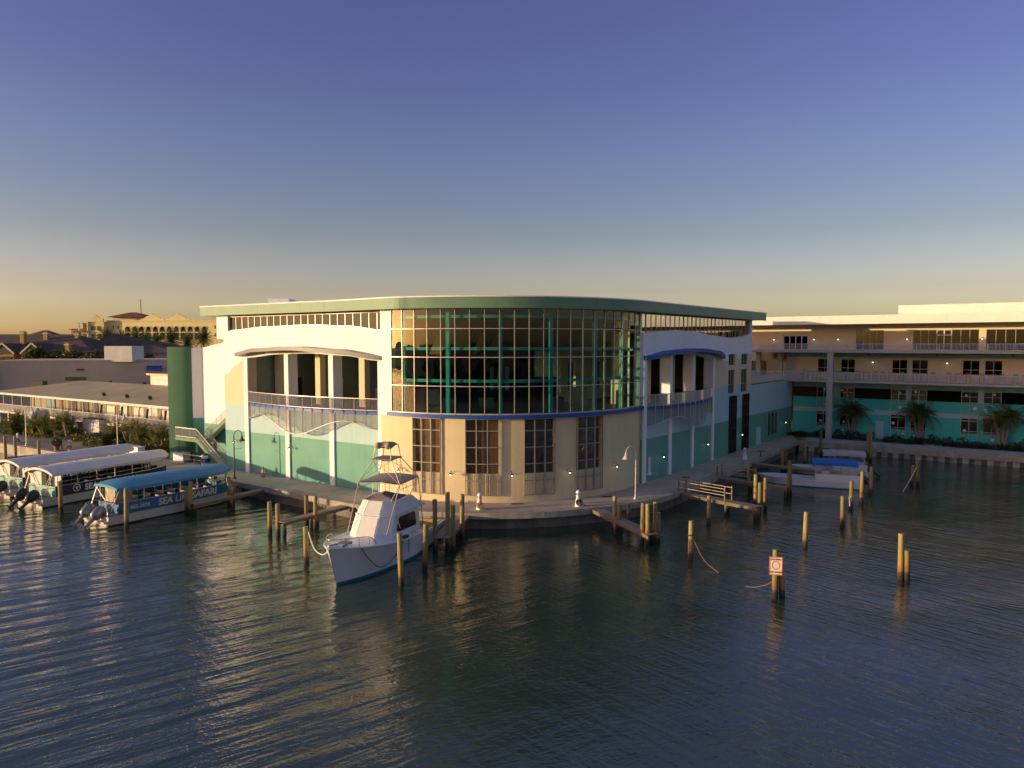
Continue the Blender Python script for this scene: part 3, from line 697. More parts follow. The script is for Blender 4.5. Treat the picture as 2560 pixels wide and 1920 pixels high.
dr = B().sweep(WP, 10.3, 11.2, 0, .06, Z0, 3.44).build('door', pale, WG); B().sweep(WP, 10.4, 10.48, .06, .13, 2.2, 2.32).build('handle', alu, dr)
window(WP, -1.4, 1.73, 12.63, 14.5, 4, 1, WG, glass_d, o=-.1, mf=white, fr=.09)
window(WP, 7.72, 10.92, 12.63, 15.17, 4, 1, WG, glass_d, o=-.1)
for a, b, n in ((14.2, 16.75, 3), (18.35, 21.15, 3)): window(WP, a+.02, b-.02, 12.63, 15.15, n, 1, WG, glass_d, o=-.1)
window(WP, 16.77, 18.33, 12.63, 15.15, 2, 2, WG, glass_d, o=-.1, fr=.1, mf=white, zsplit=[12.63, 14.5, 15.15])
window(WP, 21.88, 28.58, 12.63, 15.15, 7, 1, WG, glass_d, o=-.1)
for s in (-2.6, 2.6, 5.6, 13.6, 21.5): wall_lamp(WP, s, 13.95, WG)
for s in (9.8, 18.0): wall_lamp(WP, s, 11.0, WG)
for s in (3.6, 9.3, 16.9, 24.5): B().sweep(WP, s-.13, s+.13, .5, .75, 11.95, 12.12).build('floodlight', lampm, WG)
B().sweep(WP, -5.8, -3.8, -.6, -.3, 8.74, 11.0).build('kiosk_front', mat('kiosk_wood', (.16, .11, .07), .7), WG)
B().sweep(WP, -6.5, -5.0, .2, .8, 8.74, 9.7).build('kiosk_counter', teal, WG)

# gallery furniture: high tables with slatted stools, coloured
fcol = {'orange': (.55, .12, .03), 'teal': (.02, .30, .30), 'lime green': (.22, .34, .06), 'brown': (.25, .10, .04)}
fm = {k: mat('painted_' + k.replace(' ', '_'), v, .55) for k, v in fcol.items()}
def bar_stool(p, c, label):
    t = thing('bar_stool', label, 'bar stool', p, random.uniform(-.4, .4) - .6, 'painted stools on the wing gallery')
    for x in (-.2, .2):
        for y in (-.2, .2): B().bar((x*1.1, y*1.1, 0), (x, y, 1.2 if y > 0 else .72), .05, .05).build('leg', fm[c], t)
    B().box(-.24, -.24, .72, .24, .24, .77).build('seat', fm[c], t)
    b = B()
    for z in (.88, 1.0, 1.12): b.box(-.22, .2, z, .22, .23, z+.07)
    b.build('backrest', fm[c], t)
def bar_table(p, c, label):
    t = thing('bar_table', label, 'table', p, -.6, 'painted high tables on the wing gallery')
    B().box(-.42, -.42, 1.02, .42, .42, 1.08).build('tabletop', fm[c], t)
    for x in (-.34, .34):
        for y in (-.34, .34): B().bar((x, y, 0), (x, y, 1.02), .06, .06).build('leg', fm[c], t)
sets = [(2.6, 'teal', ('teal', 'orange'), 'left of the grey column'), (6.1, 'teal', ('lime green', 'teal'), 'just right of the grey column'), (9.3, 'brown', ('teal', 'lime green'), 'above the pale blue door'),
        (12.2, 'lime green', ('lime green', 'lime green'), 'below the first window pair'), (15.7, 'teal', ('teal', 'orange'), 'below the second gallery window pair'), (19.3, 'brown', ('orange', 'orange'), 'left of the paired windows near the right edge'),
        (22.6, 'orange', ('lime green', 'teal'), 'below the rightmost window pair'), (25.9, 'lime green', ('teal', 'orange'), 'at the right picture edge')]
for s, tc_, (c1, c2), where in sets:
    bar_table(WP.at(s, 2.0, 8.74), tc_, f'{tc_} high table on the middle gallery {where}')
    bar_stool(WP.at(s-1.0, 2.1, 8.74), c1, f'{c1} slatted stool, left of the table {where}')
    bar_stool(WP.at(s+1.0, 2.0, 8.74), c2, f'{c2} slatted stool, right of the table {where}')
# ------------------------------------------------------------------ open pavilion with a low metal roof
PV = Path([(-40 - .837*47, 83 + .547*47), (-40 + .837*5, 83 - .547*5)])     # s = 47 at the right end seen behind the tower
PA = thing('open_pavilion', 'long white pavilion with low sloped metal roof and railed deck', 'pavilion', (-58, 95, Z0))
metal_roof = lines_mat('ribbed_metal_roof', (.46, .36, .17), (.32, .25, .12), (.837, -.547, 0), .9, .05, .5, .18, .25, .4)
offw = mat('offwhite_paint', (.70, .66, .58), .7, var=.08, scale=.5, streak=.12)
r_ = B(); n = 12
def rz(t): return 6.14 + 1.5*t
r_.add([PV.at(0, .6, 6.1), PV.at(52, .6, 6.1), PV.at(52, -9, 7.6), PV.at(7.5, -9, 7.6)], [(0,1,2,3)])
r_.add([PV.at(0, .6, 5.98), PV.at(52, .6, 5.98), PV.at(52, -9, 7.48), PV.at(7.5, -9, 7.48)], [(0,3,2,1)])
r_.add([PV.at(0, .6, 6.1), PV.at(7.5, -9, 7.6), PV.at(0, -18, 6.1)], [(0,1,2)])
r_.add([PV.at(7.5, -9, 7.6), PV.at(52, -9, 7.6), PV.at(52, -18, 6.1), PV.at(0, -18, 6.1)], [(0,1,2,3)])
r_.build('roof', metal_roof, PA)
B().sweep(PV, 0, 52, .55, .68, 5.86, 6.13).build('eave_board', offw, PA)
for s in (28.5, 34.2, 39.5, 44.5): B().bar(PV.at(s, -1.9, 6.4), PV.at(s+.25, -1.6, 6.85), .35, .28).build('roof_light', lampm, PA)
B().sweep(PV, 28, 52, -9.4, -9.0, 7.3, 8.35).build('parapet', offw, PA)
B().sweep(PV, 0, 52, -9, .35, 3.05, 3.35).build('deck', offw, PA)
i = 0; s = .3
while s < 52:
    B().bar(PV.at(s, .15, 3.35), PV.at(s, .15, 5.95), .11, .11).build('post', offw, PA); s += 2.95
railing(PV, .3, 51.5, .2, 3.35, 1.05, PA, post=1.475, bal=.12, m=offw)
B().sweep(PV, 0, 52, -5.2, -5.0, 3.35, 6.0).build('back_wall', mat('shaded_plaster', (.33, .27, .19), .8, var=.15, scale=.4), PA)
pcol = [mat('panel_blue', (.10, .24, .32), .6), mat('opening_dark', (.06, .045, .035), .7), offw, mat('panel_rust', (.25, .07, .03), .7)]
rr = random.Random(3)
for k, (s, wd, zt, c) in enumerate([(5.2, 2.6, 5.5, 0), (9.2, 1.0, 5.5, 3), (12, 2.4, 5.4, 1), (15.5, 2.4, 5.4, 1), (19, 1.5, 5.5, 1), (22.5, 2.6, 4.7, 2), (26.5, 1.8, 4.9, 2), (30, 2.4, 4.8, 2), (33.5, 2.2, 5.0, 2), (36.8, 2.6, 4.8, 2), (40.2, 2.3, 5.0, 2), (43.5, 1.6, 5.7, 2), (46, 1.6, 5.7, 2)]):
    B().sweep(PV, s, s+wd, -5.0, -4.9, 3.35, zt).build('wall_panel', pcol[c], PA)  # the near-black panels paint the shade inside open bays
for s in (27.9, 33.0, 38.9, 42.9): B().bar(PV.at(s, -1.5, 3.35), PV.at(s+.5, -1.5, 5.3), .3, .06).build('blue_banner', pcol[0], PA)
s = 1.0
while s < 52:
    B().sweep(PV, s, s+.4, -.4, 0, 1.1, 3.05).build('pier', offw, PA); s += 2.95
B().sweep(PV, 0, 52, -4.6, -4.4, 1.1, 3.05).build('under_deck_wall', pcol[1], PA)
# ------------------------------------------------------------------ long plain white building behind
WB = thing('long_white_building', 'long plain white flat-roofed building behind the pavilion, shaded side', 'building', (-72, 122, Z0))
LW = Path([(-85.6, 117.8), (-85.6 + .96*34, 117.8 + .28*34)])
shade_w = mat('shade_toned_white_wall', (.62, .50, .38), .8, var=.07, scale=.25, streak=.10)  # white wall with its warm shaded tone mixed into the base colour
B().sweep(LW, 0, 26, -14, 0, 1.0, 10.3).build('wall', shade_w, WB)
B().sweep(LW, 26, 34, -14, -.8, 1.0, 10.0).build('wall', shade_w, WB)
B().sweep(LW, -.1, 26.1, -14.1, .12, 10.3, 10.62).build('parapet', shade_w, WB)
B().sweep(LW, -9, -1.2, -10, .6, 1.0, 9.7).build('end_block', mat('sun_toned_end_wall', (.55, .36, .16), .8), WB)  # orange puts the sunlight on the white end into its colour
B().sweep(LW, -1.2, 0, -.1, .9, 1.0, 10.0).build('corner_pier', offw, WB)
B().sweep(LW, 10.0, 13.2, -.08, .05, 7.15, 7.75).build('window', mat('green_glass', (.08, .20, .08), .3), WB)
for s, z in ((16.7, 6.6), (16.0, 6.0), (22.0, 6.3)): B().sweep(LW, s, s+.4, 0, .12, z, z+.4).build('vent', lampm, WB)
B().sweep(LW, 11.8, 12.9, 0, .4, 8.9, 9.1).build('floodlight', lampm, WB)
b = B(); a0 = LW.at(22.6, 0, 9.5); b.add([LW.at(22.6, 0, 9.6), LW.at(25.0, 0, 9.6), LW.at(25.3, 1.1, 8.8), LW.at(22.7, 1.1, 8.8), LW.at(22.6, 0, 8.8), LW.at(25.0, 0, 8.8)], [(0,1,2,3), (0,3,4), (1,5,2), (3,2,5,4)])
b.build('blue_awning', blue, WB)
B().sweep(LW, 23.2, 24.6, 0, .05, 5.6, 8.0).build('door', offw, WB)
B().box(-70.3, 122.5, 10.3, -67.2, 126, 13.0).box(-67.2, 122.3, 10.3, -65.4, 126.2, 13.0).build('roof_box', offw, WB)
B().sweep(LW, 27.0, 28.5, -.8, .3, 9.4, 9.8).build('small_canopy', offw, WB)
AC = B().box(-76.0, 112.2, 6.0, -74.3, 113.4, 7.5).box(-75.9, 112.3, 1.0, -75.7, 112.5, 6.0).box(-74.6, 113.1, 1.0, -74.4, 113.3, 6.0).build('air_conditioner', mat('ac_brown', (.10, .075, .04), .6), loc=(-75.2, 112.8, 1))
tag(AC, 'brown boxy air conditioner on a stand beside the pavilion roof', 'air conditioner')
LB = thing('low_annex', 'low pale flat annex roof between the pavilion and the green tower', 'building', (-44, 100, Z0))
b = B(); b.prism([(-52.5, 103), (-40, 95), (-36, 101), (-46, 109)], 1, 8.9); b.build('wall', offw, LB)
b = B(); b.prism([(-53, 102.7), (-39.8, 94.4), (-35, 101.4), (-46, 110)], 8.9, 9.15); b.build('roof', metal_roof, LB)
# ------------------------------------------------------------------ garden furniture
t = thing('equipment_cabinet', 'large white boxy equipment cabinet among the garden palms', 'cabinet', (-53.6, 92, Z0), R(-33))
B().box(-2.0, -1.2, 0, 2.0, 1.2, 2.5).build('body', offw, t); B().box(-2.05, -1.25, 2.5, 2.05, 1.25, 2.6).build('lid', mat('dark_lid', (.07, .055, .045), .6), t)
B().box(-1.6, -1.23, .3, -.1, -1.2, 2.3).box(.1, -1.23, .3, 1.6, -1.2, 2.3).build('door', offw, t)
t = thing('round_tank', 'pale round storage tank beside the pavilion steps', 'tank', (-66.5, 99.2, Z0))
B().lathe([(1.25, 0), (1.3, 1.2), (1.2, 2.2), (.9, 2.7), (.4, 2.95), (.1, 3.0)], n=20).build('tank_body', offw, t, loc=(0,0,0)); B().lathe([(.12, 3.0), (.12, 3.25)], n=8).build('cap', lampm, t, loc=(0,0,0))
for p, l in (((-41.6, 78.2, Z0), 'low white dock locker in front of the garden palms'), ((-43.5, 79.6, Z0), 'low white dock locker left of its twin by the palms'), ((-34.7, 74.0, Z0), 'white storage chest under the stair landing')):
    t = thing('dock_locker', l, 'locker', p, R(-33)); B().box(-.9, -.4, 0, .9, .4, .8).build('body', white, t); B().box(-.93, -.43, .8, .93, .43, .88).build('lid', white, t)
t = thing('litter_barrel', 'white and blue wrapped litter barrel at the foot of the stairs', 'barrel', (-30.9, 71.0, Z0))
B().lathe([(.36, 0), (.38, .1), (.38, 1.0), (.34, 1.05)], n=16).build('drum', white, t, loc=(0,0,0)); B().lathe([(.385, .3), (.387, .75)], n=16).build('blue_band', blue, t, loc=(0,0,0)); B().lathe([(.36, 1.05), (.3, 1.2), (.1, 1.24)], n=16).build('lid', mat('dark_lid', (0,0,0)), t, loc=(0,0,0))
t = thing('traffic_cone', 'small faded orange traffic cone on the promenade by the sunlit wall', 'cone', (-22.95, 64.9, Z0))
B().box(-.32, -.32, 0, .32, .32, .05).build('base', mat('cone_black', (.05, .04, .03), .7), t); B().lathe([(.24, .05), (.05, .95)], n=12).build('cone_body', mat('cone_orange', (.42, .17, .05), .6), t, loc=(0,0,0)); B().lathe([(.185, .36), (.125, .62)], n=12).build('reflective_band', offw, t, loc=(0,0,0))
b = B(); b.box(-.15, -.15, 0, .15, .15, .1)
t = thing('low_railing', 'short metal guard rail in front of the stair tower', 'railing', (-33.6, 72.9, Z0))
f = B()
for s in (-6.4, -4.6, -2.9): f.bar(LF.at(s, .5, Z0), LF.at(s, .5, Z0+.95), .06, .06)
f.bar(LF.at(-6.4, .5, Z0+.95), LF.at(-2.9, .5, Z0+.95), .06, .06); f.bar(LF.at(-6.4, .5, Z0+.5), LF.at(-2.9, .5, Z0+.5), .04, .04); f.build('rails', rail_m, t)
for p, l in (((-52.2, 80.9, Z0), 'terracotta flower pot with a dark shrub on the left quay'),):
    t = thing('flower_pot', l, 'flower pot', p); B().lathe([(.22, 0), (.34, .5), (.36, .55), (.3, .55)], n=14).build('pot', mat('terracotta', (.35, .12, .05), .8), t, loc=(0,0,0))
# ------------------------------------------------------------------ lamp posts and power pedestals
def lamp_post(p, label, m, ang, h=4.35):
    t = thing('lamp_post', label, 'lamp post', p, ang, 'gooseneck lamp posts')
    B().lathe([(.16, 0), (.16, .08), (.09, .16), (.07, .3)], n=12).build('base', m, t); B().tube([(0,0,.1), (0,0,h-.35)], [.06, .045], 8).build('pole', m, t)
    pts = [(0,0,h-.4)] + [(.42 - .42*math.cos(a), 0, h-.4 + .42*math.sin(a)) for a in [math.pi*k/8 for k in range(1, 9)]] + [(.84, 0, h-.5)]
    B().tube(pts, .035, 7).build('arm', m, t)
    B().lathe([(.03, 0), (.09, -.06), (.12, -.28), (.3, -.5), (.31, -.53)], (.84, 0, h-.45), 14).build('lamp_shade', m, t)
    B().bar((0,0,h*.62), (.75,0,h*.62), .03, .03).build('banner_arm', m, t)
    return t
lm1 = mat('lamp_bronze', (.10, .075, .055), .5, .2)
lm2 = mat('lamp_cream', (.55, .50, .45), .5, .2)
lamp_post((-25.19, 63.9, Z0), 'dark bronze lamp post beside the sunlit teal wall', lm1, R(57))
lamp_post((9.76, 55.5, Z0), 'pale lamp post on the quay right of the glass bay', lm2, R(195), 4.2)
lamp_post((-58.5, 85.0, Z0), 'thin grey lamp post at the far left quay corner', rail_m, R(57), 4.6)
lamp_post((-44.6, 79.8, Z0), 'thin grey lamp post behind the white boat roofs', rail_m, R(57), 4.6)
def pedestal(p, label, hose=None):
    t = thing('power_pedestal', label, 'power pedestal', p, 0, 'lighthouse shaped power pedestals', True)
    B().lathe([(.26, 0), (.25, .1), (.15, .75), (.2, .8), (.2, .84)], n=10).build('tower', white, t); B().lathe([(.13, .84), (.13, 1.05)], n=10).build('lantern', alu, t); B().lathe([(.2, 1.05), (.19, 1.1), (.03, 1.25)], n=10).build('cap', white, t)
    if hose:
        f = B(); hm = mat('hose_' + hose, {'yellow': (.45, .28, .03), 'dark': (.05, .045, .04), 'red': (.3, .06, .05)}[hose], .6)
        pts = [(.24 + .16*math.cos(k*.7) + .02*k*.3, .05*math.sin(k), .12 + .22*(1+math.sin(k*.7))) for k in range(40)]
        f.tube([(p_[0]-.3, p_[1]-.22, p_[2]) for p_ in pts], .028, 5); f.tube([(.1, -.1, .5), (.35, -.1, .2), (.6, 0, .03), (.9, .1, .03)], .028, 5); f.build('hose', hm, t)
pedestal((-2.4, 52.0, Z0), 'white lighthouse pedestal with yellow hose coil at the curved quay', 'yellow')
pedestal((5.0, 53.0, Z0), 'white lighthouse pedestal with dark hose, right of the glass bay', 'dark')
pedestal((24.7, 74.8, Z0), 'white lighthouse pedestal on the shaded promenade by the teal wall')
pedestal((-61.1, 87.3, Z0), 'white lighthouse pedestal with dark hose on the far left quay', 'dark')
pedestal((-50.9, 81.2, Z0), 'white lighthouse pedestal with red hose behind the white boats', 'red')
for p, l in (((0.4, 53.8), 'rusty drain cover by the middle of the curved wall'), ((7.6, 56.4), 'rusty drain cover near the pale lamp post'), ((-30.2, 67.6), 'dark hatch cover on the left promenade')):
    o_ = B().box(-.45, -.22, 0, .45, .22, .02).build('drain_cover', mat('rusty_iron', (.16, .06, .03), .8, var=.4), loc=(0,0,0)); o_.location = (p[0], p[1], Z0+.002); o_.rotation_euler = (0, 0, R(5)); tag(o_, l, 'drain cover')

# ------------------------------------------------------------------ far left: hotel, town houses, flats
HT = thing('yellow_hotel', 'long yellow hotel with arched balconies and red hipped roof tower', 'hotel', (-205, 400, Z0))
ym = mat('hotel_yellow', (.80, .66, .27), .8, var=.06, scale=.1); ytrim = mat('hotel_trim', (.72, .65, .42), .8); hdark = mat('hotel_recess', (.13, .09, .035), .8); redroof = mat('clay_tiles', (.22, .06, .035), .8, var=.2, scale=.6)
HP = Path([(-228, 401), (-160, 396)])
arches = [i*4.05 + 10.4 for i in range(12)]
def hfn(s):
    seg = [(1, 15.6, 0)]
    for a in arches:
        if a < s < a + 3.3:
            zt = lambda q, a=a: 21.2 + 1.65 * math.sqrt(max(0, 1 - ((q - a - 1.65)/1.65)**2))
            return seg + [(19.3, 19.75, 1), (zt, 25.8, 0)]
    return seg + [(15.6, 25.8, 0)]
brk = sorted([0, 68.2] + [v for a in arches for v in (a, a+3.3)])
B().wall(HP, brk, hfn, -.8, 0, step=.55).build('front_wall', [ym, ytrim], HT)
B().sweep(HP, 0, 68.2, -22, -2.6, 1, 25.6).build('rear_block', hdark, HT)
B().sweep(HP, 0, 9, -20, -.8, 1, 25.6).sweep(HP, 60.2, 68.2, -20, -.8, 1, 25.6).build('end_block', ym, HT)
B().sweep(HP, -.3, 68.5, -1, .4, 25.8, 26.3).build('cornice', ytrim, HT)
for a in arches:
    f = B(); f.sweep(HP, a, a+3.3, -.3, -.15, 19.75, 20.5).sweep(HP, a, a+3.3, -.3, -.15, 15.6, 16.4); f.build('balcony_rail', hdark, HT)
    f = B()
    for k in range(9):
        t0 = math.pi*k/9; t1 = math.pi*(k+1)/9
        f.bar(HP.at(a+1.65-1.85*math.cos(t0), .06, 21.2+1.85*math.sin(t0)), HP.at(a+1.65-1.85*math.cos(t1), .06, 21.2+1.85*math.sin(t1)), .3, .35)
    f.build('arch_trim', ytrim, HT)
    B().sweep(HP, a+1.2, a+2.2, -2.6, -2.5, 16, 18.4).sweep(HP, a+1.2, a+2.2, -2.6, -2.5, 20, 22.4).build('balcony_door', ytrim, HT)
for s in (26.5, 41.5):
    f = B(); pr = [(-7, 25.8), (-7, 27), (-5.2, 27.2), (-3.4, 28.4), (-1.2, 29.2), (0, 30), (1.2, 29.2), (3.4, 28.4), (5.2, 27.2), (7, 27), (7, 25.8)]
    n = len(pr); f.add([HP.at(s+x, .1, z) for x, z in pr] + [HP.at(s+x, -.7, z) for x, z in pr], [tuple(range(n)), tuple(range(n, 2*n))[::-1]] + [(i, n+i, n+(i+1) % n, (i+1) % n) for i in range(n)]); f.build('gable', ym, HT)
for s in (3.3, 6.0, 62.5, 65.5):
    for z in (17.2, 21.6): B().sweep(HP, s, s+.8, -.05, .06, z, z+1.8).build('window', hdark, HT)
# left pavilion of the hotel, with open corner balconies
B().box(-236.5, 398, 1, -228.1, 412, 25.6).build('corner_block', ym, HT)
f = B(); pr = [(-236.6, 25.6), (-236.6, 27.2), (-234.6, 27.6), (-232.6, 29.4), (-230.4, 27.6), (-228.4, 27.2), (-228.4, 25.6)]; n = len(pr)
f.add([(x, 397.9, z) for x, z in pr] + [(x, 398.8, z) for x, z in pr], [tuple(range(n)), tuple(range(n, 2*n))[::-1]] + [(i, n+i, n+(i+1) % n, (i+1) % n) for i in range(n)]); f.build('gable', ym, HT)
for x in (-235.2, -232.0):
    for z in (16.2, 20.6): B().box(x, 397.86, z, x+2.1, 397.98, z+2.4).build('window', hdark, HT)
f = B(); f.box(-242.3, 397, 24.6, -236.4, 408, 25.5).box(-243, 397, 18.9, -236.5, 408, 19.3).box(-243, 397, 14.2, -236.5, 408, 14.6)
for x in (-242.0, -237.2): f.box(x, 397.2, 1, x+.6, 397.8, 24.6)
f.build('corner_balcony', ytrim, HT); B().box(-243, 396.95, 19.3, -236.5, 397.05, 20.3).build('balcony_rail', hdark, HT); B().box(-241, 400, 1, -236.5, 408, 24.6).build('corner_recess', hdark, HT)
B().box(-226.5, 404, 25.8, -209, 416, 28.2).build('tower_wall', ytrim, HT)
f = B(); f.add([(-228.8, 401.5, 28.2), (-206.5, 401.5, 28.2), (-206.5, 419, 28.2), (-228.8, 419, 28.2), (-219.5, 410, 31.2), (-216, 410, 31.2)], [(0,1,5,4), (1,2,5), (2,3,4,5), (3,0,4), (3,2,1,0)]); f.build('tower_roof', redroof, HT)
B().bar((-212.3, 408, 29), (-212.3, 408, 38.5), .35, .35).build('mast', mat('mast_red', (.35, .12, .08), .6), HT)
f = B(); f.add([(-171, 400, 29.2), (-163, 400, 29.2), (-163, 410, 29.2), (-171, 410, 29.2), (-167, 405, 31)], [(0,1,4), (1,2,4), (2,3,4), (3,0,4)]); f.build('small_roof', redroof, HT); B().box(-169.5, 401, 25.6, -164, 409, 29.2).build('small_tower', ytrim, HT)
# town houses with dark roofs
shingle = mat('dark_shingles', (.10, .068, .05), .85, var=.25, scale=.8); hm_ = mat('house_ochre', (.45, .26, .08), .8); htrim = mat('house_trim', (.70, .58, .36), .8)
t = thing('town_house', 'ochre town house with two gabled bays and tall chimneys, far left', 'house', (-108, 160, Z0))
B().box(-130, 158, 1, -94, 178, 11.4).build('wall', hm_, t)
f = B(); f.add([(-132, 157, 11.4), (-92.5, 157, 11.4), (-92.5, 180, 11.4), (-132, 180, 11.4), (-121, 168, 15.6), (-103, 168, 15.6)], [(0,1,5,4), (1,2,5), (2,3,4,5), (3,0,4), (3,2,1,0)]); rf = f.build('roof', shingle, t)
for x in (-113.8, -107.3):
    B().box(x, 156.2, 1, x+4.2, 158.1, 11.2).build('bay', hm_, t)
    f = B(); f.add([(x-.5, 155.8, 11.2), (x+2.1, 155.8, 13.5), (x+4.7, 155.8, 11.2), (x-.5, 160, 11.2), (x+2.1, 163.5, 13.5), (x+4.7, 160, 11.2)], [(0,2,1), (0,1,4,3), (1,2,5,4)]); f.build('gable_roof', shingle, t)
    f = B(); f.bar((x-.5, 155.7, 11.2), (x+2.1, 155.7, 13.5), .2, .3).bar((x+4.7, 155.7, 11.2), (x+2.1, 155.7, 13.5), .2, .3); f.build('gable_trim', htrim, t)
    f = B(); f.add([(x+.4, 155.95, 11.5), (x+3.8, 155.95, 11.5), (x+2.1, 155.95, 13)], [(0,1,2)]); f.build('gable_face', hm_, t)
    for k in range(2): wn = B().box(x+.35+k*1.85, 156.1, 9.0, x+1.95+k*1.85, 156.19, 10.6).build('window', mat('house_window', (.05, .03, .012), .3), t); B().box(x+.25+k*1.85, 156.05, 8.85, x+2.05+k*1.85, 156.12, 9.0).build('sill', htrim, wn)
for x, y, z in ((-107.9, 165, 16.1), (-111.3, 162, 16.2), (-101.3, 166, 16.0), (-114.6, 157.6, 14.6), (-118.5, 158, 14.6), (-98.3, 157.5, 13.6)):
    c = B().box(x-.45, y-.5, 10, x+.45, y+.5, z).build('chimney', hm_, rf); B().box(x-.6, y-.65, z-.55, x+.6, y+.65, z-.3).build('chimney_band', htrim, c)
t = thing('dark_roofed_house', 'wide dark shingle roof behind the bushes, right of the ochre house', 'house', (-88, 165, Z0))
B().box(-96, 160, 1, -70, 182, 9).build('wall', mat('shaded_house_wall', (.18, .13, .08), .8), t)
f = B(); f.add([(-101, 157, 9.4), (-67, 157, 9.4), (-66, 184, 9.4), (-101, 184, 9.4), (-95.5, 170, 15.9), (-87, 170, 13.4)], [(0,1,5,4), (1,2,5), (2,3,4,5), (3,0,4), (3,2,1,0)]); f.build('roof', shingle, t)
t = thing('far_pink_flats', 'small pinkish apartment block far behind the dark roofs', 'building', (-285, 520, Z0)); pk = mat('pink_stucco', (.40, .22, .15), .8)
B().box(-322, 520, 1, -276, 540, 23.5).build('wall', pk, t)
for z in (17, 20.5):
    for k in range(9): B().box(-320+k*5, 519.8, z, -317.8+k*5, 520, z+1.8).build('window', hdark, t)
f = B(); f.box(-323, 519, 23.5, -275, 541, 24.0); f.build('roof', redroof, t)
t = thing('far_house', 'far house with red hipped roof on the left skyline', 'house', (-199, 300, Z0)); B().box(-201, 300, 1, -196, 306, 17.4).build('wall', ym, t)
f = B(); f.add([(-202.6, 299, 17.3), (-194.5, 299, 17.3), (-194.5, 307, 17.3), (-202.6, 307, 17.3), (-199.5, 303, 19.0), (-197.5, 303, 19.0)], [(0,1,5,4), (1,2,5), (2,3,4,5), (3,0,4), (3,2,1,0)]); f.build('roof', redroof, t)
# ------------------------------------------------------------------ boats
gel = mat('white_gelcoat', (.74, .73, .72), .28, var=.04, scale=.8)
gel2 = mat('weathered_gelcoat', (.60, .55, .48), .4, var=.12, scale=.8, streak=.2)
bottom = mat('blue_bottom_paint', (.01, .17, .25), .5, var=.1); blackb = mat('dark_waterline', (.03, .028, .026), .6)
ss_m = mat('stainless_tube', (.55, .52, .48), .28, .85, var=.03)
canvas = mat('white_canvas', (.78, .75, .68), .75, var=.05, scale=2, bump=.2, bscale=8)
navy = mat('navy_wrap', (.018, .022, .05), .45, var=.5, scale=1.2); bpanel = mat('sea_blue_panel', (.015, .135, .33), .45, var=.12, scale=1.5)
bcanvas = mat('sky_blue_canvas', (.06, .26, .44), .7, var=.10, scale=1.0, bump=.25, bscale=6)
seatm = mat('bench_beige', (.45, .40, .33), .7, var=.1); deckm = mat('boat_deck', (.28, .25, .22), .8, var=.15)
gold = mat('letter_cream', (.75, .60, .32), .6); letterw = mat('letter_white', (.78, .78, .78), .6)
def hull(L, beam, z_stern, z_bow, bow_start, mats, zpaint=.14, draft=-.45, stern_b=.92, flare=.25, rake=.9, n=22, chine=.12, blunt=2.3):
    """lofted hull; x forward from the transom, open sheer line; returns (builder, half-breadth at deck, sheer height)"""
    def hb(x):
        t = max(0, (x - bow_start)/(L - bow_start)); w = (1 - t**blunt)
        return beam/2 * max(.012, w) * (stern_b + (1-stern_b)*min(1, x/(L*.35)))
    def sheer(x): t = x/L; return z_stern + (z_bow - z_stern)*t**1.7
    rows = []
    for i in range(n+1):
        t = i/n; t = 1 - (1-t)**1.35; x = L*t; b = hb(x); zs = sheer(x); k = max(0, (x-bow_start)/(L-bow_start))
        xr = lambda f: x - rake*k**1.5*(1-f)             # the stem rakes forward with height
        bw = b*(1 - flare*k**.8)
        pts = [(xr(0), 0, draft), (xr(.1), bw*.80, draft + .25 + chine), (xr(.25), bw*.94, zpaint - .22), (xr(.32), bw*.955, zpaint)]
        for j in range(1, 6):
            f = j/5; pts.append((xr(.32 + .68*f), bw*.955 + (b - bw*.955)*f**1.4, zpaint + (zs - zpaint)*f))
        rows.append(pts)
    f = B()
    for sgn in (1, -1):
        rr_ = [[(p[0], p[1]*sgn, p[2]) for p in r] for r in rows]
        f.grid([r[:4] for r in rr_], 1); f.grid([r[3:] for r in rr_], 0)
        f.add([rr_[0][k] for k in range(9)] + [(rr_[0][0][0], 0, rr_[0][8][2])], [tuple(range(10))], 0)
    return f, hb, sheer
def deck_sheet(x0, x1, hb, zf, inset=.05, n=14, crown=.06, m=0):
    f = B(); rows = []
    for i in range(n+1):
        x = x0 + (x1-x0)*i/n; b = max(.01, hb(x) - inset)
        rows.append([(x, b*k, zf(x) + crown*(1-k*k)) for k in (-1, -.6, -.2, .2, .6, 1)])
    f.grid(rows, m); return f
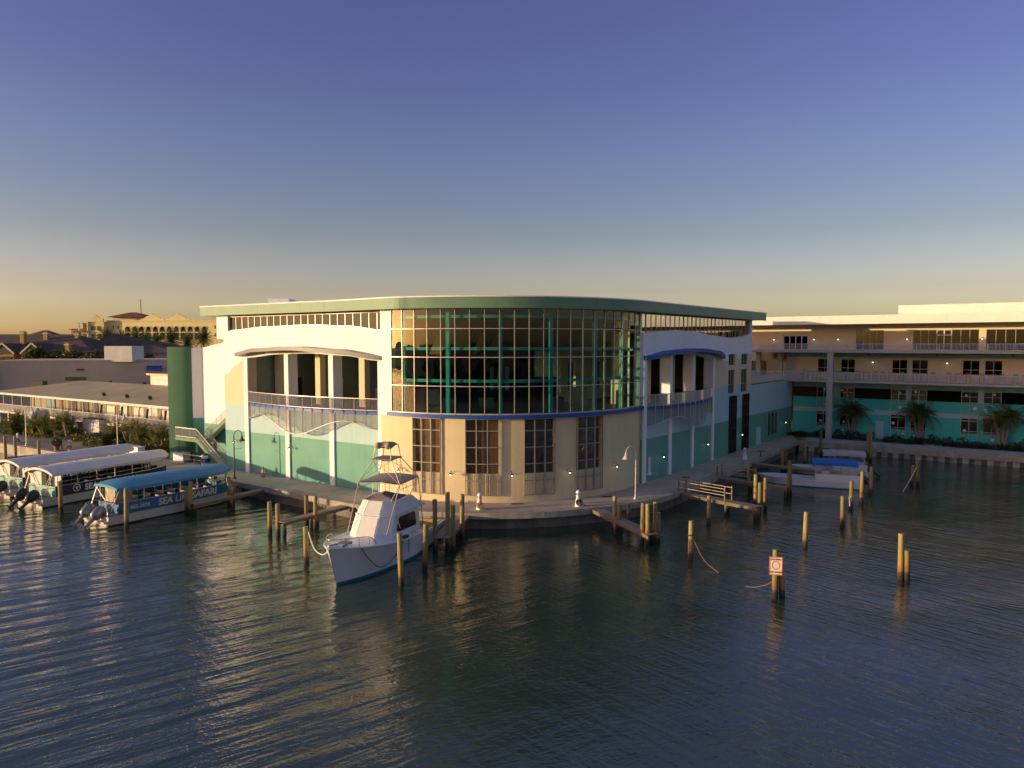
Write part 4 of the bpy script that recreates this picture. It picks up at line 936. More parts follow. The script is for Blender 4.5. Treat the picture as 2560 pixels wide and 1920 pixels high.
def outboard(parent, x, y, z, m, tilt, sc=1.0):
    t = B(); c, s_ = math.cos(tilt), math.sin(tilt)
    def T(px, pz, py=0): return (x - (px*c + pz*s_)*sc*0 - (pz*-c*0), y, z)
    # local motor axis: a runs from the propeller up to the cowling
    ax = Vector((math.cos(tilt), 0, math.sin(tilt))); up = Vector((-math.sin(tilt), 0, math.cos(tilt)))
    o_ = Vector((x, y, z))
    P = lambda a, u, v=0: o_ + ax*a*sc + up*u*sc + Vector((0, v*sc, 0))
    cow = B(); rows = []
    for a, ru, rv in ((-.02, .16, .15), (.06, .27, .23), (.3, .33, .26), (.6, .33, .26), (.8, .27, .22), (.9, .14, .12)):
        rows.append([P(a, ru*math.cos(q)*1.15 + .05, rv*math.sin(q)) for q in [math.pi*2*k/14 for k in range(14)]])
    cow.grid(rows, 0, True, True); cow.add(rows[-1], [tuple(range(14))]); cow.add(rows[0], [tuple(range(14))[::-1]])
    ob = cow.build('outboard_motor', m, parent)
    lg = B(); lg.tube([P(0, 0), P(-.4, -.02), P(-.72, -.03)], [.16*sc, .11*sc, .08*sc], 8); lg.tube([P(-.72, .28), P(-.74, -.35)], [.03*sc, .10*sc], 8); lg.bar(P(-.58, .02), P(-.56, -.4), .34*sc, .03*sc); lg.build('drive_leg', m, ob)
    pr = B()
    for k in range(3):
        a = k*2.094; d = Vector((0, math.cos(a), 0)) + ax*math.sin(a)
        q = P(-.74, -.40); w_ = ax*math.cos(a)*.09 - Vector((0, math.sin(a)*.09, 0)); pr.add([q + d*.04*sc - w_*sc*.4, q + d*.25*sc - w_*sc + up*.03, q + d*.27*sc + w_*sc - up*.03, q + d*.04*sc + w_*sc*.4], [(0,1,2,3)])
    pr.build('propeller', ss_m, ob); br = B(); br.bar(P(.1, .1), Vector((x+.35*sc, y, z-.05)), .3*sc, .2*sc); br.build('bracket', ss_m, ob)
def tour_boat(label, stern, head, L, blue_one):
    t = thing('tour_boat', label, 'boat', (stern[0], stern[1], 0), head, 'tour boats moored at the left quay')
    W = 3.9; h = W/2
    f, hb, sh = hull(L, W, .74, .95, L*.72, None, zpaint=.1, flare=.1, rake=.8); f.build('hull', [gel2, blackb], t)
    deck_sheet(.3, L-.4, hb, lambda x: sh(x)-.08, .06).build('deck', deckm, t)
    pm = bpanel if blue_one else navy; top = 1.62
    x0, x1 = (1.0, L-1.1) if blue_one else (1.1, L-1.3)
    for sgn in (-1, 1):
        g = B(); n = 14
        rows = [[(x0+(x1-x0)*i/n, sgn*(hb(x0+(x1-x0)*i/n)-.05), z) for z in (sh(x0+(x1-x0)*i/n)+.02, top + (.12*(i/n)**3))] for i in range(n+1)]
        rows2 = [[(p[0], p[1]-sgn*.05, p[2]) for p in r] for r in rows]
        g.grid(rows, 0, False); g.grid(rows2, 0, False); g.grid([[a[1], b[1]] for a, b in zip(rows, rows2)], 0, False)
        sp = g.build('side_panel', pm, t)
        tr = B(); tr.tube([(r[1][0], r[1][1], r[1][2]+.02) for r in rows], .03, 6); tr.tube([(r[1][0], r[1][1]-sgn*.03, r[1][2]+.35) for r in rows], .022, 6); tr.build('top_rail', ss_m, sp)
        if sgn < 0:
            yl = -(h - .05) - .012
            place = lambda x, z, ang=0: Matrix.Translation((x, yl, z)) @ Matrix.Rotation(R(90), 4, 'X') @ Matrix.Rotation(ang, 4, 'Z')
            if blue_one:
                text_part('SEA LIFE SAFARI', .72, gold, sp, place(3.75, .96, .01), bold=.018, shear=.12); text_part('462-2628', .40, gold, sp, place(1.55, 1.06), bold=.008)
                [text_part(tx_, .2, gold, sp, Matrix.Translation((9.95, -1.78, zz_)) @ Matrix.Rotation(R(13), 4, 'Z') @ Matrix.Rotation(R(90), 4, 'X')) for tx_, zz_ in (('ISLAND', 1.42), ('EXPLORER II', 1.18))]
            else:
                text_part('SEA LIFE SAFARI', .70, letterw, sp, place(3.45, .96), bold=.022)
                rg = B(); cx, cz = 2.75, 1.26
                for r0, r1 in ((.27, .33), (.0, .11)):
                    ring = [(cx+r*math.cos(a), yl, cz+r*math.sin(a)) for a in [math.pi*2*k/24 for k in range(24)] for r in (r0+.001, r1)]
                    rg.add(ring, [(2*k, 2*k+1, (2*k+3) % 48, (2*k+2) % 48) for k in range(24)])
                for a in (.5, 2.6, 4.7): rg.bar((cx+.1*math.cos(a), yl, cz+.1*math.sin(a)), (cx+.24*math.cos(a), yl, cz+.24*math.sin(a)), .008, .1, up=(0,1,0))
                rg.build('round_emblem', letterw, sp)
    # stern panel
    stp = B().box(.95, -h+.5, .75, 1.02, h-.5 if blue_one else h-.1, 1.45 if blue_one else 1.62)
    if not blue_one: stp = B().box(.98, -h+.1, .75, 1.06, h-.1, 1.62)
    so_ = stp.build('stern_panel', bpanel if blue_one else mat('mint_stern_paint', (.26, .46, .38), .6), t)
    if blue_one:
        mt = Matrix.Translation((.94, .95, 1.2)) @ Matrix.Rotation(R(-90), 4, 'Z') @ Matrix.Rotation(R(90), 4, 'X')
        text_part('ISLAND', .19, gold, so_, mt); text_part('EXPLORER II', .19, gold, so_, mt @ Matrix.Translation((.78, 0, 0))); text_part('Clearwater, FL', .13, gold, so_, mt @ Matrix.Translation((.3, -.24, 0)))
    # canopy
    cz = 2.72; cn = B(); ca, cb, ch = (.75, L-1.3, h+.12) if blue_one else (.7, L-.9, h+.05)
    rows = []; n = 16
    for i in range(n+1):
        x = ca + (cb-ca)*i/n; e = (i/n); hw = ch*(1 - .5*max(0, (e-.82)/.18)**2.2 - (.22*max(0, (.1-e)/.1)**1.5 if blue_one else 0)); ris = (.36 if blue_one else .42)*(min(1, .35+e/.12) if blue_one else 1)
        rows.append([(x, hw*k, cz + ris*(1-abs(k)**2.2)) for k in (-1, -.85, -.65, -.4, -.15, .15, .4, .65, .85, 1)])
    cn.grid(rows, 0, True); low = [[(p[0], p[1], p[2]-.06) for p in r] for r in rows]; cn.grid(low, 0, True)
    edge = [r[0] for r in rows] + [p for p in rows[-1][1:]] + [r[-1] for r in rows[::-1][1:]] + [p for p in rows[0][::-1][1:]]
    cn.grid([[p, (p[0], p[1], p[2]-.2)] for p in edge], 0, False)
    cn.build('canopy', bcanvas if blue_one else mat('white_boat_roof', (.62, .60, .60), .5, var=.08, scale=.7, streak=.1), t)
    for i in range(7):
        x = 1.25 + (L-3.2)*i/6
        for sgn in (-1, 1): B().bar((x, sgn*(hb(x)-.12), sh(x)), (x, sgn*(min(hb(x), ch)-.12), cz-.02), .06, .06).build('canopy_post', ss_m, t)
    for sgn in (-1, 1): B().bar((.35, sgn*(h-.5), 1.0), (1.0, sgn*(h-.35), cz-.05), .06, .06).bar((1.0, sgn*.5, 1.5), (.85, sgn*(h-.4), cz-.1), .05, .05).build('stern_brace', ss_m, t)
    # benches, helm, cabinet
    for i in range(7):
        x = 3.4 + i*1.05
        if x > L-2.6: break
        for y in (-.95, .95): s_ = B().box(x, y-.6, .98, x+.42, y+.6, 1.06).build('bench', seatm, t); B().box(x-.05, y-.6, 1.08, x+.02, y+.6, 1.5).build('bench_back', seatm if blue_one else navy, s_); B().box(x+.1, y-.4, .7, x+.3, y-.3, .98).box(x+.1, y+.3, .7, x+.3, y+.4, .98).build('bench_leg', ss_m, s_)
    if blue_one: B().box(1.2, -.5, .75, 2.5, .9, cz-.02).build('cabinet', mat('cabinet_beige', (.50, .42, .30), .7), t); B().box(1.19, -.25, .8, 1.2, .45, cz-.1).build('cabinet_door', mat('cabinet_shade', (.40, .33, .24), .7), t)
    else:
        B().box(1.1, .2, .75, 1.9, h-.15, cz).box(1.5, -h+.12, .75, 1.58, .2, cz).build('cabin_wall', offw, t); B().box(1.08, -.5, 1.62, 1.1, .1, cz-.15).build('doorway', dark, t)
    hx = L-2.4; B().box(hx, -.7, .75, hx+.5, .7, 1.75).build('helm_console', dark if not blue_one else bpanel, t)
    wh = B(); wh.tube([(hx-.12, .26*math.cos(a), 1.75+.26*math.sin(a)) for a in [math.pi*2*k/14 for k in range(15)]], .022, 5); wh.bar((hx-.12, 0, 1.49), (hx-.12, 0, 2.01), .03, .03).bar((hx-.12, -.26, 1.75), (hx-.12, .26, 1.75), .03, .03); wh.build('steering_wheel', ss_m, t)
    if blue_one:
        cl = B(); rows = [[(L-2.1+.35*k/6+.05*math.sin(k*3), -h+.55+.05*math.sin(k*2.3), z) for z in (1.4, 1.9, 2.4, cz)] for k in range(7)]; rows = [[(p[0]+(.25*(p[2]-1.4)*(.5-i/6)), p[1], p[2]) for p in r] for i, r in enumerate(rows)]
        cl.grid(rows); cl.build('tied_curtain', mat('teal_cloth', (.10, .42, .44), .8), t)
    ld = B()
    for y in (-.2, .2): ld.bar((2.75, -h+.35+y*.3, .8), (3.1+y*.6, -h+.35+y*.3, 1.9), .04, .04)
    for z in (1.0, 1.3, 1.6): ld.bar((2.85, -h+.29, z), (2.95, -h+.41, z), .03, .03)
    ld.build('boarding_ladder', ss_m, t)
    sr = B()
    for sgn in (-1, 1): sr.tube([(.05, sgn*(h-.35), .75), (.05, sgn*(h-.4), 1.35), (.5, sgn*(h-.45), 1.5), (.95, sgn*(h-.5), 1.5)], .03, 6)
    sr.build('stern_rail', ss_m, t)
    sw_ = B().box(-.35, -h+.15, .28, .25, h-.15, .42).build('swim_platform', gel2, t)
    mm = mat('outboard_silver', (.32, .31, .30), .3, .55, var=.05) if blue_one else mat('outboard_graphite', (.055, .052, .055), .3, .3, var=.05)
    for y in (-.75, .75): outboard(t, -.55, y, .62, mm, R(38), 1.15)
HB = math.atan2(.837, .547)
tour_boat('tour boat with sky blue canopy and SEA LIFE SAFARI lettering', (-31.1, 52.4), HB + R(0), 12.0, True)
tour_boat('white-roofed tour boat with dark navy side, between blue boat and its twin', (-39.9, 58.1), math.atan2(.893, .45), 13.2, False)
tour_boat('leftmost tour boat, white roof, cut by the picture edge', (-45.3, 62.0), math.atan2(.893, .45), 13.2, False)

# sport fishing boat with tuna tower
SF = thing('sport_fishing_boat', 'white sport fishing boat with tall tube tower, moored bow out', 'boat', (-6.58, 49.9, 0), math.atan2(-.960, -.278))
L = 12.3
f, hb, sh = hull(L, 4.3, 1.12, 2.3, L*.46, None, zpaint=.17, draft=-.7, stern_b=.9, flare=.42, rake=1.15, n=28, blunt=3.0); f.build('hull', [gel, bottom], SF)
deck_sheet(3.6, L-.05, hb, lambda x: sh(x)-.02, .0, 20, .14).build('foredeck', gel, SF)
f = B()
for sgn in (-1, 1): f.tube([(L*i/24, sgn*(hb(L*i/24)+.01), sh(L*i/24)) for i in range(25)], .05, 6)
f.build('rub_rail', gel, SF)
f = B(); rows = [[(x, y*.8*hb(x), .55) for y in (-1, 0, 1)] for x in (.15, 1.5, 2.8, 3.7)]; f.grid(rows, 0, False); f.build('cockpit_floor', gel2, SF)
f = B()
for sgn in (-1, 1): f.grid([[(x, sgn*(hb(x)), sh(x)), (x, sgn*(hb(x)-.3), sh(x)), (x, sgn*(hb(x)-.3), .55)] for x in (0.02, 1.2, 2.4, 3.8)], 0, False)
f.box(.0, -1.9, .5, .22, 1.9, 1.12); f.build('cockpit_coaming', mat('teak_trim', (.42, .27, .14), .6), SF)
# deckhouse, flybridge: faceted fronts under snapped-on canvas covers
hw = 1.62; z0 = 1.45; zt = 2.9
def ring(pts, z): return [(x, y, z) for x, y in pts] + [(x, -y, z) for x, y in pts[::-1]]
def loft(name, lo, zl, hi, zh, m):
    f = B(); a = ring(lo, zl); c = ring(hi, zh); n = len(a); f.add(a + c, [(i, (i+1) % n, n+(i+1) % n, n+i) for i in range(n)] + [tuple(range(n, 2*n))]); return f.build(name, m, SF)
H0 = [(3.6, hw), (7.55, 1.44), (8.4, .62)]; H1 = [(3.6, hw*.93), (6.75, 1.32), (7.35, .56)]
F0 = [(3.1, hw*.97), (6.7, 1.30), (7.28, .55)]; F1 = [(4.2, hw*.8), (6.05, 1.14), (6.58, .48)]
loft('deckhouse', H0, z0, H1, zt, gel); loft('flybridge', F0, zt+.04, F1, 3.72, gel)
f = B(); f.prism([(2.75, -hw), (6.8, -1.36), (7.4, -.6), (7.4, .6), (6.8, 1.36), (2.75, hw)], zt-.03, zt+.05); f.build('flybridge_deck', gel, SF)
def cover(name, a, b, za, c, d, zc, t0, t1):
    L_ = lambda p, q, t: Vector((*p, 0)).lerp(Vector((*q, 0)), t)
    mid = lambda t: ((L_(a, b, .5).lerp(L_(c, d, .5), t)))
    o_ = Vector((b[1]-a[1], a[0]-b[0], 0)).normalized()
    if o_.x < 0: o_ = -o_
    q = []
    for (p, r, z, t) in ((a, b, za, t0), (a, b, za, t1), (c, d, zc, t1), (c, d, zc, t0)): v = L_(p, r, t); q.append(Vector((v.x, v.y, z)))
    k = [v.lerp(sum(q, Vector())/4, .03) for v in q]; n_ = [v + o_*.03 + Vector((0, 0, .015)) for v in k]; m_ = [v + o_*.004 for v in k]
    B().add(m_ + n_, [(4,5,6,7), (0,1,5,4), (1,2,6,5), (2,3,7,6), (3,0,4,7)]).build(name, canvas, SF)
def lp(p, q, t): return (p[0]+(q[0]-p[0])*t, p[1]+(q[1]-p[1])*t)
for (lo, zl, hi, zh, nm) in ((H0, z0, H1, zt, 'windscreen_cover'), (F0, zt+.04, F1, 3.72, 'flybridge_cover')):
    u = .30 if nm[0] == 'w' else .08; zq = zl + (zh-zl)*u
    P1, P2 = lp(lo[1], hi[1], u), lp(lo[2], hi[2], u); N1, N2 = hi[1], hi[2]
    fl = lambda p: (p[0], -p[1])
    cover(nm, P2, fl(P2), zq, N2, fl(N2), zh, .02, .98); cover(nm, P1, P2, zq, N1, N2, zh, .04, .98); cover(nm, fl(P2), fl(P1), zq, fl(N2), fl(N1), zh, .02, .96)
for sgn in (-1, 1):
    f = B(); pr = [(4.2, 1.78), (6.5, 1.88), (6.75, 2.0), (6.35, 2.66), (6.15, 2.74), (4.35, 2.68), (4.15, 2.55), (4.1, 1.9)]
    yy = lambda x, z: sgn*((hw - (hw-1.44)*(x-3.6)/3.95) * (1 - .078*(z-1.45)/1.45) + .012)
    f.add([(x, yy(x, z), z) for x, z in pr] + [(x, yy(x, z)-sgn*.03, z) for x, z in pr], [tuple(range(8)), tuple(range(8, 16))] + [(i, (i+1) % 8, 8+(i+1) % 8, 8+i) for i in range(8)]); f.build('side_window', mat('smoked_window', (.045, .03, .022), .12), SF)
f = B(); f.box(2.6, -hw*.96, zt-.12, 3.3, hw*.96, zt-.03); f.build('cockpit_overhang', gel, SF)
f = B(); f.add([(4.4, -1.1, 3.72), (6.4, -1.1, 3.72), (6.3, 1.1, 3.72), (4.4, 1.1, 3.72), (5.4, 0, 4.12), (5.9, 0, 4.02)], [(0,1,5,4), (1,2,5), (2,3,4,5), (3,0,4)]); f.build('console_cover', mat('grey_canvas', (.22, .19, .17), .8), SF)
# tower
tw = mat('tower_tube', (.55, .47, .37), .35, .35)
f = B(); zp, zu, ztop = 4.75, 6.15, 7.0
legs = [((7.9, 1.3, 1.95), (6.2, 1.42, zp), (5.75, .62, zu), (5.65, .5, ztop)), ((2.9, 1.55, 1.15), (3.4, 1.42, zp), (4.35, .62, zu), (4.45, .5, ztop))]
for pl in legs:
    for sgn in (-1, 1): f.tube([(p[0], p[1]*sgn, p[2]) for p in pl], .032, 7)
for sgn in (-1, 1):
    f.tube([(6.5, sgn*.95, 3.72), (6.2, sgn*1.42, zp)], .026, 6); f.tube([(4.4, sgn*1.1, 3.4), (3.4, sgn*1.42, zp)], .026, 6)
    f.tube([(6.2, sgn*1.42, zp), (4.35, sgn*.62, zu)], .014, 5); f.tube([(3.4, sgn*1.42, zp), (5.75, sgn*.62, zu)], .014, 5)
    f.tube([(6.2, sgn*1.42, zp-.35), (3.4, sgn*1.42, zp-.35)], .018, 5); f.tube([(6.2, sgn*1.42, zp), (3.4, sgn*1.42, zp)], .022, 5)
    for k in range(7): x = 3.4 + 2.8*k/6; f.tube([(x, sgn*1.42, zp-.35), (x, sgn*1.42, zp)], .012, 4)
for a, b in (((6.2, 1.42, zp), (6.2, -1.42, zp)), ((3.4, 1.42, zp), (3.4, -1.42, zp)), ((5.75, .62, zu), (5.75, -.62, zu)), ((4.35, .62, zu), (4.35, -.62, zu)), ((5.65, .5, ztop), (5.65, -.5, ztop)), ((4.45, .5, ztop), (4.45, -.5, ztop)), ((5.65, .5, ztop), (4.45, .5, ztop)), ((5.65, -.5, ztop), (4.45, -.5, ztop)), ((6.2, 1.42, zp), (5.75, -.62, zu)), ((6.2, -1.42, zp), (5.75, .62, zu))): f.tube([a, b], .016, 5)
f.build('tuna_tower', tw, SF)
f = B()
for y0, yo in ((.75, 0), (-.75, 0)):
    a0, a1 = Vector((3.5, y0, 2.95)), Vector((4.35, y0*.55, zu))
    for o_ in (-.16, .16): f.tube([a0 + Vector((0, o_, 0)), a1 + Vector((0, o_, 0))], .016, 5)
    for k in range(1, 12): p = a0.lerp(a1, k/12); f.tube([p + Vector((0, -.16, 0)), p + Vector((0, .16, 0))], .012, 4)
f.build('tower_ladder', tw, SF)
f = B(); rows = [[(x, y, zp + .05 + .10*(1-(y/1.4)**2)) for y in (-1.4, -.7, 0, .7, 1.4)] for x in (3.3, 4.3, 5.3, 6.25)]; f.grid(rows); f.grid([[(p[0], p[1], p[2]-.07) for p in r] for r in rows]); f.build('hardtop', mat('hardtop_grey', (.34, .30, .29), .6), SF)
f = B(); f.box(4.3, -.68, zu, 5.85, .68, zu+.07).box(4.7, -.3, zu-.16, 5.3, .3, zu); f.build('upper_platform', mat('platform_brown', (.24, .18, .15), .6), SF)
f = B()
for (x, y, sx, sy, sz) in ((5.5, -.35, .3, .25, .22), (5.5, .35, .28, .25, .24), (5.15, 0, .45, .55, .22), (4.6, 0, .3, .45, .15)):
    rows = []
    for i in range(7):
        ph = math.pi*i/6; rows.append([(x + sx*math.sin(ph)*math.cos(q)*(1+.12*math.sin(3*q+i)), y + sy*math.sin(ph)*math.sin(q)*(1+.1*math.sin(5*q)), ztop + .03 + sz*math.cos(ph)) for q in [math.pi*2*k/12 for k in range(12)]])
    f.grid(rows, 0, True, True)
f.build('covered_helm', mat('tan_canvas', (.40, .31, .20), .85, var=.2, scale=4), SF)
f = B()
for sgn in (-1, 1): f.tube([(3.9, sgn*1.7, 2.6), (3.7, sgn*1.75, 3.5), (3.2, sgn*1.9, 5.2)], .018, 5)
f.tube([(6.7, 1.35, 3.0), (6.9, 1.75, 2.2)], .02, 5); f.build('outrigger', tw, SF)
f = B(); pts = [(9.3, 1.35, sh(9.3)+.05), (9.9, 1.22, sh(9.9)+.5), (11.4, .66, sh(11.4)+.52), (12.05, .2, sh(12)+.5), (12.05, -.2, sh(12)+.5), (11.4, -.66, sh(11.4)+.52), (9.9, -1.22, sh(9.9)+.5), (9.3, -1.35, sh(9.3)+.05)]
f.tube([tuple(p) for p in smooth_path(pts, 4)], .024, 6)
for x, y in ((9.9, 1.22), (11.4, .66), (11.4, -.66), (9.9, -1.22), (10.6, .95), (10.6, -.95)): f.tube([(x, y, sh(x)), (x, y, sh(x)+.5)], .018, 5)
f.build('bow_rail', ss_m, SF)
f = B(); f.box(10.2, -.35, sh(10.3)+.1, 10.9, .3, sh(10.3)+.2); f.bar((11.2, -.1, sh(11.2)+.12), (11.9, -.25, sh(11.8)+.12), .12, .1).bar((10.9, .35, sh(11)+.16), (11.5, .45, sh(11.3)+.12), .1, .1); f.build('anchor_gear', mat('worn_steel', (.25, .22, .2), .5, .4), SF)
f = B(); f.lathe([(.12, 0), (.12, .06), (.05, .1)], (9.4, -.6, sh(9.4)+.12), 10); f.build('deck_hatch', alu, SF)
f = B(); pts = []
for k in range(13): q = k/12; pts.append((7.2 + 3.6*q, hb(7.2+3.6*q)*(.99 - .16*math.sin(math.pi*q)) + .05, sh(7.2+3.6*q)*(1-q*.02) - 1.35*math.sin(math.pi*q)**.9))
f.tube(pts, .025, 5); f.build('hanging_line', mat('dark_rope', (.06, .05, .04), .9), SF)
f = B(); f.tube([(6.6, hb(6.6)-.1, sh(6.6)+.12), (6.65, hb(6.6)+.06, sh(6.6)-.1), (6.6, hb(6.6)+.02, .7)], .03, 5); f.box(6.3, hb(6.6)-.35, sh(6.6)+.02, 6.8, hb(6.6)-.1, sh(6.6)+.15); f.build('side_cleat_rope', MATS['dark_rope'], SF)

# open skiff with blue bimini, and a second boat behind
def skiff(label, stern, head, L, beam, top, ringm=True):
    t = thing('open_boat', label, 'boat', (stern[0], stern[1], 0), head, 'open boats in the shaded basin')
    f, hb, sh = hull(L, beam, .62, .82, L*.6, None, zpaint=.08, draft=-.35, flare=.25, rake=.9, blunt=3.4); f.build('hull', [gel, bottom], t)
    deck_sheet(L*.42, L-.03, hb, lambda x: sh(x)-.03, .03, 12, .05).build('foredeck', gel, t)
    deck_sheet(.1, L*.42, hb, lambda x: .35, .1, 6, 0).build('floor', gel2, t)
    f = B()
    for sgn in (-1, 1): f.grid([[(x, sgn*hb(x), sh(x)-.02), (x, sgn*(hb(x)-.04), 1.32 if x > .3 else 1.3), (x, sgn*(hb(x)-.12), 1.32), (x, sgn*(hb(x)-.12), .35)] for x in (.15, 1.2, 2.4, L*.43)], 0, False)
    f.box(L*.43-.1, -hb(L*.43), .55, L*.43, hb(L*.43), 1.3); f.build('side_coaming', gel, t)
    f = B()
    for sgn in (-1, 1):
        f.tube([(.2, sgn*(hb(.2)-.08), 1.6), (L*.42, sgn*(hb(L*.42)-.08), 1.62)], .022, 5)
        for k in range(6): x = .2 + (L*.42-.2)*k/5; f.tube([(x, sgn*(hb(x)-.08), 1.3), (x, sgn*(hb(x)-.08), 1.6)], .018, 5)
    f.build('side_rail', ss_m, t)
    f = B()
    for sgn in (-1, 1):
        for x, xt in ((.3, .6), (1.7, 1.0), (2.6, 3.4), (L*.42, 4.0)): f.tube([(x, sgn*(hb(x)-.1), 1.35), (xt, sgn*(hb(2)-.12), 2.3)], .02, 5)
    f.build('top_frame', ss_m, t)
    rows = [[(x, y*(hb(2)+.05), 2.34 + .2*(1-y*y) + .08*math.sin(math.pi*(x-.3)/3.9)) for y in (-1, -.6, -.2, .2, .6, 1)] for x in (.3, 1.3, 2.3, 3.3, 4.2)]
    f = B(); f.grid(rows); f.grid([[(p[0], p[1], p[2]-.05) for p in r] for r in rows]); e = [r[0] for r in rows] + rows[-1][1:] + [r[-1] for r in rows[::-1][1:]] + rows[0][::-1][1:]; f.grid([[p, (p[0], p[1], p[2]-.26)] for p in e], 0, False); f.build('bimini_top', top, t)
    B().box(2.7, -.35, .35, 3.3, .35, 1.55).build('console', gel, t); B().box(1.6, -.5, .35, 2.0, .5, .9).build('seat', mat('seat_dark', (.05, .05, .06), .6), t)
    f = B(); f.tube([(3.0, -.3+.2*math.cos(a), 1.7+.2*math.sin(a)) for a in [math.pi*2*k/10 for k in range(11)]], .02, 5); f.build('steering_wheel', ss_m, t)
    outboard(t, -.45, 0, .6, MATS['outboard_graphite'], R(35), 1.05)
    if ringm: pass
skiff('long white open boat with bright blue bimini top', (32.5, 65.6), math.atan2(.36, -.93), 9.1, 2.5, mat('bright_blue_canvas', (.01, .13, .50), .7, var=.1, scale=1))
skiff('white boat with grey top, half hidden behind the blue bimini', (36.0, 71.2), math.atan2(.36, -.93), 7.4, 2.4, mat('grey_top', (.40, .40, .42), .7))
# ------------------------------------------------------------------ pilings
def pile_material():
    m = bpy.data.materials.new('treated_pile_wood'); m.use_nodes = True; t = m.node_tree; t.nodes.clear()
    o = N(t, 'ShaderNodeOutputMaterial'); p = N(t, 'ShaderNodeBsdfPrincipled', Roughness=.85)
    tc = N(t, 'ShaderNodeTexCoord'); sp = N(t, 'ShaderNodeSeparateXYZ'); t.links.new(tc.outputs['Object'], sp.inputs[0])
    mp = N(t, 'ShaderNodeMapping'); mp.inputs['Scale'].default_value = (7, 7, .7); t.links.new(tc.outputs['Object'], mp.inputs[0])
    nz = N(t, 'ShaderNodeTexNoise', Scale=2.0, Detail=6.0); t.links.new(mp.outputs[0], nz.inputs['Vector'])
    oi = N(t, 'ShaderNodeObjectInfo')
    wob = N(t, 'ShaderNodeMath', operation='MULTIPLY_ADD'); t.links.new(nz.outputs[0], wob.inputs[0]); wob.inputs[1].default_value = .55; t.links.new(sp.outputs[2], wob.inputs[2])
    rp = N(t, 'ShaderNodeValToRGB'); mr = N(t, 'ShaderNodeMapRange'); mr.inputs[1].default_value = 0; mr.inputs[2].default_value = 3.2; t.links.new(wob.outputs[0], mr.inputs[0]); t.links.new(mr.outputs[0], rp.inputs[0])
    e = rp.color_ramp.elements; e[0].position = .14; e[0].color = (.022, .02, .016, 1); e[1].position = 1.0; e[1].color = (.36, .30, .12, 1)
    for q, c in ((.22, (.06, .05, .035)), (.27, (.26, .14, .05)), (.42, (.38, .23, .07)), (.55, (.36, .29, .11))): x = e.new(q); x.color = (*c, 1)
    mr2 = N(t, 'ShaderNodeMapRange'); mr2.inputs[3].default_value = .55; mr2.inputs[4].default_value = 1.35; t.links.new(nz.outputs[0], mr2.inputs[0])
    ml = N(t, 'ShaderNodeMath', operation='MULTIPLY'); t.links.new(mr2.outputs[0], ml.inputs[0]); mr3 = N(t, 'ShaderNodeMapRange'); mr3.inputs[3].default_value = .6; mr3.inputs[4].default_value = 1.4; t.links.new(oi.outputs['Random'], mr3.inputs[0]); t.links.new(mr3.outputs[0], ml.inputs[1])
    mx = N(t, 'ShaderNodeMix', data_type='RGBA', blend_type='MULTIPLY'); mx.inputs[0].default_value = 1; t.links.new(rp.outputs[0], mx.inputs[6]); t.links.new(ml.outputs[0], mx.inputs[7])
    gy = N(t, 'ShaderNodeMapRange'); gy.inputs[1].default_value = .45; gy.inputs[2].default_value = 1.0; gy.inputs[4].default_value = .75; t.links.new(oi.outputs['Random'], gy.inputs[0])
    up_ = N(t, 'ShaderNodeMath', operation='MULTIPLY'); t.links.new(gy.outputs[0], up_.inputs[0]); t.links.new(mr.outputs[0], up_.inputs[1])
    m2_ = N(t, 'ShaderNodeMix', data_type='RGBA'); t.links.new(up_.outputs[0], m2_.inputs[0]); t.links.new(mx.outputs[2], m2_.inputs[6]); m2_.inputs[7].default_value = (.17, .165, .11, 1); mx = m2_
    b = N(t, 'ShaderNodeBump', Strength=.6, Distance=.03); t.links.new(nz.outputs[0], b.inputs['Height']); t.links.new(b.outputs[0], p.inputs['Normal'])
    t.links.new(mx.outputs[2], p.inputs['Base Color']); t.links.new(p.outputs[0], o.inputs[0]); return m
pm_ = pile_material()
def pile(x, y, h, label, lean=(0, 0), r=.16, group='timber mooring piles'):
    f = B(); n = 12; rr_ = random.Random(int(x*100+y*7)); q = 7; lx, ly = lean if lean != (0, 0) else (rr_.uniform(-.1, .1), rr_.uniform(-.08, .08))
    pts = [(lx*t, ly*t, -1.5 + (h+1.5)*t) for t in [i/q for i in range(q+1)]]
    f.tube(pts, [r*(1.06 - .14*i/q + rr_.uniform(-.02, .02)) for i in range(q+1)], n)
    o = f.build('mooring_pile', pm_, loc=(0,0,0)); o.location = (x - lx*.4, y - ly*.4, 0); return tag(o, label, 'piling', group)
